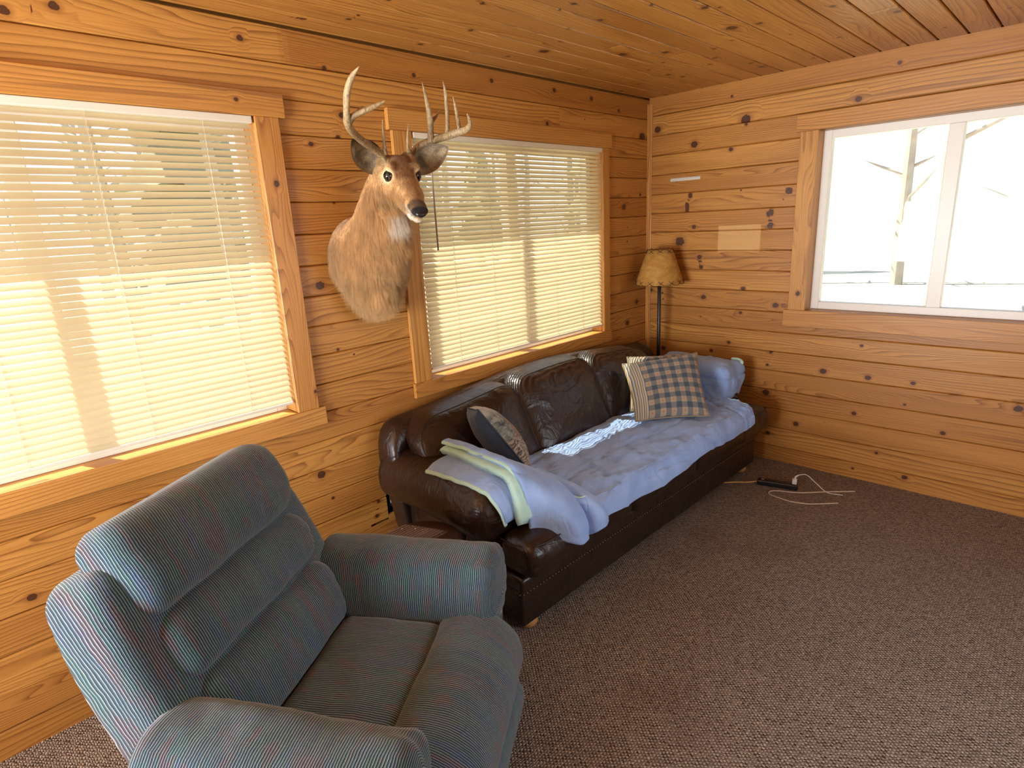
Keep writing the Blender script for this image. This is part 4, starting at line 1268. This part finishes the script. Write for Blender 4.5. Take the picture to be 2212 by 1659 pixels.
# ------------------------------------------------------------------ recliner
def rib_fabric():
    t = NT('ribbed_chenille')
    s = t.sep(t.attr('st').outputs['Vector'])                # x: across the ribs, y: along, z: seed
    o = t.obj()
    wob = t.math('MULTIPLY', t.math('SUBTRACT', t.noise(o, 7.0, 3.0), 0.5), 0.020)
    q = t.math('MULTIPLY', t.math('ADD', s[0], wob), 1 / 0.0066)
    f = t.math('FRACT', q); row = t.math('FLOOR', q)
    tri = t.math('ABSOLUTE', t.math('SUBTRACT', f, 0.5))      # 0 mid-line .. 0.5 groove
    wn = t.node('TexWhiteNoise', noise_dimensions='1D'); t.link(row, wn.inputs['W'])
    lay = t.comb(t.math('MULTIPLY', s[0], 30.0), t.math('MULTIPLY', s[1], 10.0), s[2])
    n1 = t.noise(lay, 1.0, 2.0); n2 = t.noise(t.vmath('ADD', lay, (7.3, 2.1, 5.5)), 1.0, 2.0); n3 = t.noise(t.vmath('ADD', lay, (17.3, 12.1, 1.5)), 1.1, 2.0)
    c = t.mix(t.smooth(n1, 0.40, 0.62), (0.020, 0.048, 0.082, 1), (0.018, 0.074, 0.078, 1))
    c = t.mix(t.smooth(n2, 0.50, 0.66), c, (0.070, 0.030, 0.052, 1))
    c = t.mix(t.smooth(n3, 0.54, 0.70), c, (0.020, 0.046, 0.130, 1))
    thr = t.noise(t.comb(t.math('MULTIPLY', s[0], 400.0), t.math('MULTIPLY', s[1], 420.0), s[2]), 1.0, 1.0)
    c = t.mix(t.smooth(thr, 0.35, 0.65, 0.45, 0.0), c, (0.028, 0.034, 0.036, 1))
    line = t.smooth(tri, 0.15, 0.07)
    lc = t.mix(wn.outputs['Value'], (0.29, 0.37, 0.37, 1), (0.18, 0.31, 0.36, 1))
    c = t.mix(t.math('MULTIPLY', line, t.smooth(thr, 0.2, 0.6, 0.55, 0.95)), c, lc)
    c = t.mix(t.smooth(tri, 0.36, 0.48, 0.0, 0.75), c, (0.012, 0.014, 0.016, 1))
    h = t.math('ADD', t.smooth(tri, 0.5, 0.1), t.math('MULTIPLY', thr, 0.35))
    soft = t.noise(o, 10.0, 3.0)
    nb = t.bump(soft, 0.5, 0.012)
    nb = t.bump(h, 0.5, 0.0022, nb)
    return t.set(color=c, rough=0.95, normal=nb, spec=0.15, sheen=0.35)
M['rib'] = rib_fabric()

rec = empty('recliner', (-3.326, -0.927, 0), math.atan2(-0.838, 0.545),
            label='overstuffed blue-green ribbed recliner armchair in the foreground', cat='armchair')
SEED = [0.0]
def R(mb, name, ax, parent=None, st=None):
    """ribs numbered along local axis ax"""
    SEED[0] += 3.7
    v = np.array([tuple(p) for p in mb.v], float)
    other = v[:, 2] + v[:, 1 - ax] if ax < 2 else v[:, 0]
    if callable(name): pass
    pre = getattr(mb, 'pre', None)
    if pre is not None: pre = np.array(pre, float); col = pre[:, 1] + 0.6 * pre[:, 0]
    else: col = v[:, ax] if st is None else np.array(st, float)
    at = np.stack([col, other, np.full(len(v), SEED[0])], 1)
    return mb.build(name, M['rib'], parent or rec, attrs={'st': at})

def soft(seed, puff=(0.02, 0.02, 0.02), wr=0.007, pinch=None):
    def fn(p, s):
        u, v, w = p / s
        q = p.copy()
        q[0] += puff[0] * u * (1 - v * v) * (1 - w * w)
        q[1] += puff[1] * v * (1 - u * u) * (1 - w * w)
        q[2] += puff[2] * w * (1 - u * u) * (1 - v * v)
        n = fbm(p[0] * 6 + seed, p[1] * 6, p[2] * 6, 3) * wr
        q += (p / s) * n
        return q
    return fn

# frame under the cushions
mb = MB(); mb.rbox((0.12, 0, 0.19), (0.36, 0.40, 0.155), 0.03, n=(4, 4, 2), fn=soft(1, wr=.002)); R(mb, 'base', 0)
mb = MB(); mb.rbox((0.145, 0, 0.338), (0.185, 0.285, 0.088), 0.045, n=(10, 14, 3), fn=soft(2, (0, 0, .012), .004)); R(mb, 'seat', 1)

# foot rest: two stuffed pads, one over the front edge and one below it
def pad(name, secs, hw, seed, nL=34):
    """closed section polygon (F,z) swept along L with rounded ends"""
    mb = MB(); rings = []
    sec = np.array(secs); cen = sec.mean(0)
    for i in range(nL + 1):
        a = -1 + 2 * i / nL
        k = (1 - max(0, (abs(a) - 0.80) / 0.20) ** 2.6 * 0.42)
        L = hw * math.sin(a * PI / 2) if False else hw * a
        drop = -0.018 * max(0, (abs(a) - .75) / .25) ** 2
        rings.append([(cen[0] + (p[0] - cen[0]) * k + 0.006 * fbm(L * 5 + seed, p[1] * 7, 0, 2), L, cen[1] + (p[1] - cen[1]) * k + drop + 0.006 * fbm(L * 6, p[0] * 7, seed, 2)) for p in sec])
    mb.loft(rings)
    return R(mb, name, 1)
sec = catmull([(0.300, 0.405), (0.330, 0.438), (0.400, 0.452), (0.480, 0.430), (0.545, 0.370), (0.568, 0.290), (0.548, 0.215), (0.505, 0.190), (0.40, 0.20), (0.31, 0.28)], 36)
fp = pad('foot_rest', sec, 0.375, 4)
sec = catmull([(0.42, 0.205), (0.500, 0.208), (0.548, 0.175), (0.560, 0.115), (0.545, 0.060), (0.500, 0.030), (0.42, 0.03), (0.40, 0.11)], 30)
SEED[0] = 31.0
lp = pad('foot_rest', sec, 0.370, 9)

# arms: long pillow tops with gathered fronts over upholstered side panels
def rarm(side):
    mb = MB(); rings = []; stv = []
    n = 46; m = 36
    for i in range(n + 1):
        t = i / n; Fp = -0.165 + 0.665 * t
        end = max(0, (t - 0.90) / 0.10); st_ = max(0, (0.06 - t) / 0.06)
        k = math.sqrt(max(0.003, 1 - (0.97 * end) ** 2.2)) * math.sqrt(max(0.02, 1 - (0.95 * st_) ** 2))
        slump = 0.020 * math.sin(t * PI) 
        cz = 0.482 + 0.010 * (1 - t) ; cL = side * (0.385 + 0.018 * t)
        hw = 0.122 + 0.010 * math.sin(t * PI * .9); hz = 0.128 + 0.010 * (1 - t)
        ring = []
        for j in range(m):
            a = 2 * PI * j / m
            ca, sa = math.cos(a), math.sin(a)
            x = hw * math.copysign(abs(ca) ** 0.72, ca) * k; z = hz * math.copysign(abs(sa) ** 0.75, sa) * k
            pl = 0.012 * math.sin(a * 9 + 1.3) * max(0, (t - .80) / .2) * k            # gathers
            w = 0.008 * fbm(Fp * 6, a * 1.4, side * 3.0, 3)
            dim = -0.035 * math.exp(-((t - 0.96) / .04) ** 2) * math.exp(-((sa + .1) / .3) ** 2) * (1 if ca * side < 0 else 0)
            ring.append((Fp - 0.012 * end * (1 - k) + dim * .3, cL + (x + ca * (w + pl)) , cz + z + sa * (w + pl)))
        rings.append(ring); stv += [Fp + (1 - k) * 0.11] * m
    mb.loft(rings)
    o = R(mb, 'arm', 0, st=stv + [stv[0] - .02, stv[-1] + .02])
    mb = MB(); mb.rbox((0.13, side * 0.400, 0.21), (0.34, 0.085, 0.19), 0.03, n=(6, 2, 4), fn=soft(5 + side, (0, .012, 0), .004))
    R(mb, 'arm_panel', 0, o)
rarm(1); rarm(-1)

# back: three rolls on a leaning shell
BK = math.atan(0.41)
def lean(mb):
    mb.pre = [tuple(p) for p in mb.v]
    for i, p in enumerate(mb.v):
        x, y, z = p
        mb.v[i] = (x * math.cos(BK) - z * math.sin(BK), y, 0.40 + x * math.sin(BK) + z * math.cos(BK))
def roll(name, z0, z1, depth, hw, seed, front=0.0, fat=1.0):
    mb = MB(); zc, hz = (z0 + z1) / 2, (z1 - z0) / 2
    def fn(p, s):
        u, v, w = p / s
        q = p.copy()
        if u > -0.2:
            q[0] += 0.030 * fat * (1 - w * w) * (1 - 0.35 * v ** 4) + 0.009 * fbm(p[1] * 5 + seed, p[2] * 7, 1, 3)
            q[0] += 0.009 * math.sin(p[1] * 24 + seed + 2 * fbm(p[1] * 4, p[2] * 4, seed, 2)) * max(0, abs(w) - .35)
        q[1] += 0.012 * v * (1 - w * w)
        q[2] += 0.010 * w * (1 - v * v) * 0
        return q
    mb.rbox((front - depth / 2, 0, zc), (depth / 2, hw, hz + 0.004), min(0.055, hz * .62), n=(3, 22, 8), fn=fn)
    lean(mb)
    return R(mb, name, 1)
roll('back_roll', 0.02, 0.255, 0.16, 0.292, 2, front=0.0)
roll('back_roll', 0.255, 0.442, 0.15, 0.298, 6, front=-0.004)
roll('back_roll', 0.442, 0.690, 0.16, 0.300, 11, front=0.012, fat=1.35)
mb = MB()
def shell(p, s):
    u, v, w = p / s
    q = p.copy(); q[1] *= 1 - 0.10 * max(0, w) ** 2; q[0] -= 0.03 * (1 - v * v) * (u < 0)
    return q
mb.rbox((-0.128, 0, 0.298), (0.104, 0.398, 0.318), 0.060, n=(3, 12, 12), fn=shell); lean(mb); R(mb, 'back_shell', 1)
# ------------------------------------------------------------------ mounted deer
FH = Vector((-0.30, -0.954, 0)).normalized()           # where the head faces, level
PITCH = math.radians(33)
HX = (FH * math.cos(PITCH) + Vector((0, 0, -1)) * math.sin(PITCH)).normalized()   # brow to nose
HU = (FH * math.sin(PITCH) + Vector((0, 0, 1)) * math.cos(PITCH)).normalized()    # out of the forehead
HR = HX.cross(HU).normalized()                          # towards the window side
if HR.x < 0: HR = -HR
E0 = Vector((-2.452, -0.400, 1.846))                    # midway between the eyes
def hp(s, r, u): return E0 + HX * s + HR * r + HU * u

deer = empty('mounted_deer_head', (-2.40, 0.0, 1.55), label='shoulder mount of an antlered whitetail buck on the wall between the windows', cat='deer mount')
DO = Vector((-2.40, 0.0, 1.55))
def D(mb, name, mat, parent=None, **k):
    o = mb.build(name, mat, parent or deer, **k)
    if parent is None: o.location = -DO
    return o

mb = MB()
# neck and shoulders
spine = [  # centre, normal (y, z), half width, half depth
    ((-2.415, -.004, 1.562), (-1, .02), .172, .168),
    ((-2.424, -.060, 1.562), (-.98, .15), .172, .172),
    ((-2.444, -.125, 1.574), (-.90, .43), .150, .162),
    ((-2.460, -.185, 1.616), (-.72, .70), .124, .144),
    ((-2.464, -.235, 1.678), (-.50, .86), .109, .126),
    ((-2.461, -.272, 1.748), (-.38, .92), .100, .114),
    ((-2.456, -.306, 1.815), (-.36, .93), .090, .102),
    ((-2.450, -.335, 1.880), (-.36, .93), .070, .080),
    ((-2.446, -.345, 1.915), (-.36, .93), .040, .046)]
rows = [np.array([*c, *n, w, h]) for c, n, w, h in spine]
rings = []
for row in catmull(rows, 44):
    c = Vector(row[:3]); n = Vector((0, row[3], row[4])).normalized()
    a = Vector((1, 0, 0)); b = n.cross(a) * -1            # b points down / outwards
    if b.z > 0: b = -b
    ring = []
    for k in range(44):
        t = 2 * PI * k / 44
        ca, sa = math.cos(t), math.sin(t)
        dep = row[6] * (1.0 if sa > 0 else 0.94)
        wid = row[5] * (1 - 0.16 * max(0, sa) ** 2)       # narrower keel at the throat side
        ring.append(c + a * wid * math.copysign(abs(ca) ** .92, ca) + b * dep * math.copysign(abs(sa) ** .95, sa))
    rings.append(ring)
mb.loft(rings)
# skull
sec = [(-.135, .030, .012, -.030), (-.115, .050, .040, -.060), (-.075, .064, .058, -.082), (-.035, .066, .056, -.090), (0.0, .0640, .046, -.090), (.035, .0570, .034, -.083),
       (.075, .0460, .023, -.072), (.115, .0385, .014, -.062), (.150, .0345, .008, -.053), (.180, .0340, .006, -.047), (.202, .0325, .001, -.043), (.218, .026, -.007, -.037), (.226, .015, -.014, -.028)]
rings = []
for s, w, t, b in catmull(sec, 56):
    ring = []
    cm, hh = (t + b) / 2, (t - b) / 2
    for k in range(40):
        a = 2 * PI * k / 40
        ca, sa = math.cos(a), math.sin(a)
        ww = w * (1 - 0.30 * max(0, -sa) ** 1.5) * (1 - .12 * max(0, sa) ** 2)
        ring.append(hp(s, ww * math.copysign(abs(ca) ** .85, ca), cm + hh * math.copysign(abs(sa) ** .85, sa)))
    rings.append(ring)
mb.loft(rings)
def blob(c, r, mbx, seg=16):
    rs = []
    for i in range(1, seg):
        th = PI * i / seg
        rs.append([(c[0] + r * math.sin(th) * math.cos(2 * PI * k / seg), c[1] + r * math.sin(th) * math.sin(2 * PI * k / seg), c[2] + r * math.cos(th)) for k in range(seg)])
    mbx.loft(rs)
for sg in (-1, 1):
    blob(hp(-.018, sg * .047, .034), .024, mb)             # brow ridge
    blob(hp(.02, sg * .043, -.050), .036, mb)              # cheek
    blob(hp(.205, sg * .020, -.018), .0145, mb)            # nostril wing
    blob(hp(-.105, sg * .052, .030), .028, mb)             # ear root
    blob(hp(.17, sg * .018, -.046), .017, mb)              # lips
blob(hp(.150, 0, -.058), .025, mb); blob(hp(.185, 0, -.052), .019, mb)      # chin
tmp = mb.build('body', simple('tmp', (.5, .5, .5)), None)
mod(tmp, 'REMESH', mode='VOXEL', voxel_size=0.0055)
mod(tmp, 'SMOOTH', factor=0.6, iterations=9)
dg = bpy.context.evaluated_depsgraph_get()
me = bpy.data.meshes.new_from_object(tmp.evaluated_get(dg))
bpy.data.objects.remove(tmp)
eyes = [hp(-.004, sg * .0605, .012) for sg in (-1, 1)]
# carve: mouth line, eye sockets; coat colours by region
TAN = np.array((.63, .385, .172)); GREY = np.array((.48, .315, .163)); BROWN = np.array((.25, .125, .048)); DARK = np.array((.035, .020, .012)); WHITE = np.array((.88, .80, .66)); PALE = np.array((.72, .54, .33))
cols = []
for v in me.vertices:
    co = v.co; d = co - E0
    s, r, u = d.dot(HX), d.dot(HR), d.dot(HU)
    nz = fbm(co.x * 22, co.y * 22, co.z * 22, 3)
    n2 = fbm(co.x * 60, co.y * 60, co.z * 60, 2)
    c = TAN * (1 + .30 * nz + .16 * n2)
    # back of the shoulders greyer
    g = sstep(-.16, -.03, co.y) * .75
    c = c * (1 - g) + GREY * (1 + .2 * nz) * g
    # dark brisket line
    br = sstep(1.62, 1.44, co.z + .05 * nz) * sstep(-.12, -.26, co.y) * sstep(-2.46, -2.40, co.x + .03 * nz)
    c = c * (1 - .55 * br) + DARK * .55 * br
    inhead = s > -.16 and abs(r) < .11 and u > -.12
    if inhead:
        # forehead
        f = sstep(.0, .035, u + .02 * nz) * sstep(.10, .03, s) * sstep(.062, .040, abs(r))
        c = c * (1 - f) + BROWN * (1 + .3 * n2) * f
        # bridge of the nose
        b = sstep(-.012, .006, u) * sstep(.03, .07, s) * sstep(.040, .018, abs(r)) * .75
        c = c * (1 - b) + BROWN * 1.25 * b
        # pale rings about the eyes
        de = min((co - e).length for e in eyes)
        e_ = sstep(.036, .024, de) * .8
        c = c * (1 - e_) + PALE * 1.15 * e_
        # dark band behind the nose, white muzzle sides and chin
        m1 = sstep(.150, .170, s) * sstep(-.046, -.034, u)
        c = c * (1 - m1 * .85) + DARK * 1.6 * m1 * .85
        m2 = sstep(.120, .145, s) * sstep(-.020, -.030, u) * sstep(.200, .185, s)
        c = c * (1 - m2 * .75) + WHITE * .9 * m2 * .75
        m3 = sstep(.085, .125, s) * sstep(-.048, -.056, u)
        c = c * (1 - m3) + WHITE * m3
        if s > .188 and u > -.040:
            k = sstep(.196, .206, s); c = c * (1 - k) + np.array((.012, .010, .010)) * k
        # mouth
        if s > .085:
            ml = math.exp(-((u + .044 - .03 * (0.2 - s)) / .0028) ** 2) * sstep(.085, .11, s)
            v.co = co - (HX * .2 + HR * (1 if r > 0 else -1)) * .0035 * ml
            c = c * (1 - .8 * ml) + DARK * .8 * ml
    # throat patch
    dn = co - Vector((-2.520, -.425, 1.683))
    tp = sstep(1.0, .75, math.sqrt((dn.x / .118) ** 2 + (dn.y / .10) ** 2 + (dn.z / .052) ** 2) + .22 * nz)
    c = c * (1 - tp) + WHITE * tp
    # sockets
    for e in eyes:
        q = (v.co - e).length
        if q < .019: v.co = v.co - (HR * (1 if (e - E0).dot(HR) > 0 else -1)) * .006 * (1 - q / .019); c = c * .25
    # fur clumps
    if not inhead: v.co = v.co + v.normal * (.003 * nz + .0022 * n2)
    cols.append((*np.clip(c, 0.004, 1), 1.0))
ca = me.color_attributes.new('coat', 'BYTE_COLOR', 'CORNER')
li = np.zeros(len(me.loops), dtype=np.int32); me.loops.foreach_get('vertex_index', li)
ca.data.foreach_set('color', np.array(cols, dtype=np.float32)[li].ravel())
me.color_attributes.active_color = ca; me.color_attributes.render_color_index = me.color_attributes.find('coat') if hasattr(me.color_attributes, 'find') else 0
me.polygons.foreach_set('use_smooth', [True] * len(me.polygons))
def fur_mat():
    t = NT('deer_coat')
    a = t.node('Attribute', attribute_name='coat')
    o = t.obj()
    st_ = t.noise(t.vmath('MULTIPLY', o, (150.0, 150.0, 45.0)), 1.0, 3.0, 0.6)
    c = t.mix(t.smooth(st_, 0.35, 0.75, 0.0, 0.45), a.outputs['Color'], t.mix(1.0, a.outputs['Color'], (0.45, 0.38, 0.32, 1), 'MULTIPLY'))
    return t.set(color=c, rough=0.75, spec=0.2, sheen=0.15, normal=t.bump(st_, 0.5, 0.004))
M['coat'] = fur_mat()
me.materials.clear(); me.materials.append(M['coat'])
body = bpy.data.objects.new('body', me); COL.objects.link(body); body.parent = deer; body.location = -DO
vg = body.vertex_groups.new(name='fur_length'); vd = body.vertex_groups.new(name='fur_density')
for v in me.vertices:
    d = v.co - E0; s, r, u = d.dot(HX), d.dot(HR), d.dot(HU)
    L = 0.40
    if s > -.16 and abs(r) < .11 and u > -.12:
        L = 0.22 if s < .13 else 0.07
    else:
        L = 0.50 + 0.50 * sstep(1.48, 1.38, v.co.z)
    de = min((v.co - e).length for e in eyes)
    if de < .052: L = 0.05 + 0.12 * sstep(.032, .052, de)
    dens = 0.0 if de < .027 or (s > .186 and u > -.045 and abs(r) < .1) or v.co.y > -.004 else 1.0
    vg.add([v.index], L, 'REPLACE'); vd.add([v.index], dens, 'REPLACE')
pm = body.modifiers.new('fur', 'PARTICLE_SYSTEM')
psy = body.particle_systems[0]; pst = psy.settings
pst.type = 'HAIR'; pst.count = 32000; pst.hair_length = 0.021; pst.hair_step = 3; pst.use_advanced_hair = True
pst.normal_factor = 0.006; pst.tangent_factor = 0.0; pst.object_align_factor = (0.0, -0.004, -0.026); pst.factor_random = 0.006
pst.child_type = 'SIMPLE'; pst.rendered_child_count = 5; pst.child_percent = 2; pst.child_radius = 0.006; pst.child_roundness = 0.5
pst.clump_factor = 0.08; pst.roughness_2 = 0.004; pst.roughness_endpoint = 0.003
pst.root_radius = 0.9; pst.tip_radius = 0.15; pst.radius_scale = 0.00045; pst.render_step = 3; pst.material = 1
psy.vertex_group_length = 'fur_length'; psy.vertex_group_density = 'fur_density'

# eyes, nose
M['eye'] = simple('dark_glass_eye', (0.008, 0.006, 0.006), 0.04, spec=0.8, var=0.0)
M['nose'] = simple('black_nose', (0.012, 0.010, 0.010), 0.32, spec=0.5, var=0.2, scale=160.0)
for sg, e in zip((-1, 1), eyes):
    mb = MB(); blob(e - HR * sg * .0045, .0205, mb, 20); D(mb, 'eye', M['eye'])
    mb = MB(); P = []
    for k in range(25):
        a = 2 * PI * k / 24
        rr = .0205 + .002 * math.cos(a) ** 8
        P.append(tuple(e + HX * rr * math.cos(a) * 1.15 + HU * (.0175 * math.sin(a)) + HR * sg * (.0055 - .005 * abs(math.cos(a)))))
    mb.tube(P, .0032, 8, caps=(False, False)); D(mb, 'eyelid', simple('eyelid_skin', (0.03, 0.018, 0.012), 0.5))
mb = MB(); rings = []
for s, w, t, b in catmull([(.202, .020, -.007, -.030), (.210, .0235, -.007, -.033), (.219, .0225, -.010, -.034), (.227, .0165, -.014, -.032), (.231, .008, -.018, -.028)], 16):
    rings.append([hp(s, w * math.copysign(abs(math.cos(a)) ** .8, math.cos(a)) * (1 - .35 * max(0, -math.sin(a))), (t + b) / 2 + (t - b) / 2 * math.sin(a)) for a in np.linspace(0, 2 * PI, 33)[:-1]])
mb.loft(rings)
nose = D(mb, 'nose', M['nose'])
M['nostril'] = simple('nostril', (0.002, 0.002, 0.002), 0.6, var=0.0)
for sg in (-1, 1):
    mb = MB(); rings = []
    for k in range(9):
        q = k / 8
        rings.append([hp(.2165 - .012 * q + .0026, sg * (.0135 + .011 * q) + sg * .0015, -.0175 + .004 * math.sin(q * PI)) + (HU * math.sin(a) * .0042 + HX * math.cos(a) * .0030) * (1 - (2 * q - 1) ** 2 * .7) for a in np.linspace(0, 2 * PI, 13)[:-1]])
    mb.loft(rings); mb.build('nostril', M['nostril'], nose)

# ears: cupped leaves
def ear_mat():
    t = NT('ear_hair')
    s = t.sep(t.attr('ev').outputs['Vector'])              # along, across, inside
    o = t.obj()
    n = t.noise(o, 17.0, 2.0, 0.5); st_ = t.noise(t.vmath('MULTIPLY', o, (130.0, 130.0, 130.0)), 1.0, 3.0, 0.65, 1.0)
    inn = t.mix(t.smooth(n, 0.40, 0.66), (0.38, 0.285, 0.17, 1), (0.13, 0.095, 0.062, 1))
    inn = t.mix(t.smooth(t.math('ABSOLUTE', s[1]), 0.55, 0.85), inn, (0.22, 0.14, 0.07, 1))
    inn = t.mix(t.smooth(s[0], 0.30, 0.05), inn, (0.42, 0.36, 0.27, 1))
    inn = t.mix(t.smooth(st_, 0.40, 0.65, 0.0, 0.5), inn, (0.06, 0.045, 0.03, 1))
    out = t.mix(t.smooth(s[0], 0.5, 0.95), (0.20, 0.12, 0.055, 1), (0.06, 0.035, 0.02, 1))
    c = t.mix(s[2], out, inn)
    c = t.mix(t.smooth(t.math('ABSOLUTE', s[1]), 0.93, 0.985), c, (0.34, 0.22, 0.11, 1))
    return t.set(color=c, rough=0.85, spec=0.1, normal=t.bump(st_, 0.7, 0.004), sheen=0.2)
M['ear'] = ear_mat()
def ear(root, tip, face, side):
    """leaf from root to tip, its hollow turned to face"""
    ax = (tip - root); L = ax.length; ax.normalize()
    f = (face - ax * face.dot(ax)).normalized(); w = ax.cross(f)
    mb = MB(); P = []; at = []
    n, m = 26, 18
    for lay in (1, 0):
        rows = []
        for i in range(n + 1):
            t = i / n
            hw = L * 0.36 * (math.sin(PI * min(1, (t * .88 + .12))) ** .75) * (1 - .12 * t) if t < 1 else 0.001
            hw = max(hw, .0012)
            row = []
            for j in range(m + 1):
                q = -1 + 2 * j / m
                cup = 0.034 * (1 - q * q) * math.sin(PI * min(1, t * .9 + .1)) ** .6
                curl = 0.012 * t * t
                off = -0.0035 if lay == 0 else 0.0
                p = root + ax * (L * t) + w * (hw * q * (1 - .25 * (1 - t) * q * q)) - f * (cup - 0.02 + off * -1 * -1) + f * curl - f * (0.004 if lay == 0 else 0)
                row.append(tuple(p)); at.append((t, q, float(lay)))
            rows.append(row)
        mb.grid(rows, flip=(lay == 0))
    o = D(mb, 'ear', M['ear'], attrs={'ev': np.array(at)})
    return o
ear(hp(-.090, -.066, -.004), hp(-.095, -.068, -.004) + Vector((-0.150, -0.050, 0.105)), Vector((-.55, -.78, -.05)), -1)
ear(hp(-.090, .060, -.008), hp(-.095, .060, -.008) + Vector((0.142, -0.070, 0.085)), Vector((-.30, -.90, -.22)), 1)

# antlers
def antler_mat():
    t = NT('antler_bone')
    o = t.obj()
    st_ = t.noise(t.vmath('MULTIPLY', o, (140.0, 140.0, 35.0)), 1.0, 4.0, 0.65, 0.6)
    n = t.noise(o, 16.0, 3.0)
    hgt = t.sep(o)[2]
    c = t.mix(t.smooth(st_, 0.35, 0.62), (0.15, 0.085, 0.033, 1), (0.46, 0.325, 0.165, 1))
    tipz = t.attr('tip').outputs['Fac']
    c = t.mix(t.smooth(tipz, 0.25, 0.75), t.mix(t.smooth(n, .35, .65, .25, .75), c, (0.13, 0.075, 0.032, 1)), t.mix(0.32, c, (0.55, 0.41, 0.23, 1)))
    return t.set(color=c, rough=0.48, spec=0.35, normal=t.bump(st_, 0.6, 0.0025))
M['antler'] = antler_mat()
def antler(beams, name='antler'):
    mb = MB(); tips = []
    for pts, rad in beams:
        P = catmull([tuple(p) + (r,) for p, r in zip(pts, rad)], 40)
        n0 = len(mb.v)
        mb.tube([Vector(q[:3]) for q in P], [max(.0008, q[3]) * (1 + .06 * mnoise.noise(Vector((q[0] * 60, q[1] * 60, q[2] * 60)))) for q in P], 14)
        for k in range(len(mb.v) - n0): tips.append(min(1, (k // 14) / 39))
    # base burr
    p = Vector(beams[0][0][0]); d = (Vector(beams[0][0][1]) - p).normalized()
    n0 = len(mb.v)
    mb.tube([p - d * .004, p + d * .002, p + d * .010, p + d * .014], [.017, .0235, .0225, .016], 16)
    tips += [0.0] * (len(mb.v) - n0)
    o = D(mb, name, M['antler'], attrs={'tip': np.array(tips)})
    return o
L_main = [(-2.483, -0.345, 1.91), (-2.512, -0.355, 1.94), (-2.551, -0.37, 1.956), (-2.619, -0.4, 1.978), (-2.681, -0.44, 2.0), (-2.719, -0.48, 2.019), (-2.737, -0.51, 2.05), (-2.746, -0.54, 2.101), (-2.745, -0.575, 2.14), (-2.735, -0.61, 2.166)]
L_t2 = [(-2.716, -0.474, 2.013), (-2.71, -0.502, 2.036), (-2.682, -0.535, 2.052), (-2.646, -0.56, 2.069), (-2.623, -0.575, 2.082)]
L_t3 = [(-2.694, -0.49, 2.048), (-2.65, -0.46, 2.071), (-2.624, -0.44, 2.087)]
L_brow = [(-2.494, -0.36, 1.94), (-2.504, -0.375, 1.976), (-2.51, -0.385, 2.015), (-2.519, -0.4, 2.055)]
R_main = [(-2.35, -0.335, 1.934), (-2.336, -0.345, 1.962), (-2.312, -0.36, 1.982), (-2.276, -0.395, 1.998), (-2.234, -0.43, 2.012), (-2.205, -0.47, 2.024), (-2.198, -0.51, 2.029), (-2.21, -0.545, 2.041), (-2.235, -0.57, 2.056), (-2.259, -0.585, 2.07)]
R_g2 = [(-2.285, -0.39, 1.994), (-2.294, -0.4, 2.027), (-2.303, -0.415, 2.06), (-2.326, -0.435, 2.115), (-2.364, -0.46, 2.189)]
R_spur = [(-2.297, -0.415, 2.063), (-2.262, -0.41, 2.09), (-2.241, -0.405, 2.115)]
R_g3 = [(-2.233, -0.43, 2.015), (-2.237, -0.44, 2.052), (-2.243, -0.45, 2.09), (-2.261, -0.47, 2.161), (-2.277, -0.48, 2.199)]
R_g4 = [(-2.205, -0.475, 2.025), (-2.218, -0.485, 2.055), (-2.234, -0.495, 2.098), (-2.258, -0.51, 2.143)]
R_brow = [(-2.379, -0.36, 1.946), (-2.394, -0.375, 1.968), (-2.4, -0.385, 1.996), (-2.401, -0.4, 2.051)]
antler([(L_main, [.016, .015, .0145, .0138, .0135, .0140, .0110, .0115, .0095, .002]), (L_t2, [.0125, .0112, .0095, .0072, .002]), (L_t3, [.006, .0045, .0015]), (L_brow, [.010, .006, .0045, .001])])
antler([(R_main, [.016, .0155, .015, .0150, .0155, .0155, .0130, .0095, .007, .002]), (R_g2, [.014, .0125, .0125, .009, .0018]), (R_spur, [.009, .0045, .0012]), (R_g3, [.011, .0085, .0082, .0065, .0016]), (R_g4, [.010, .0075, .0065, .0015]), (R_brow, [.010, .0065, .005, .001])])
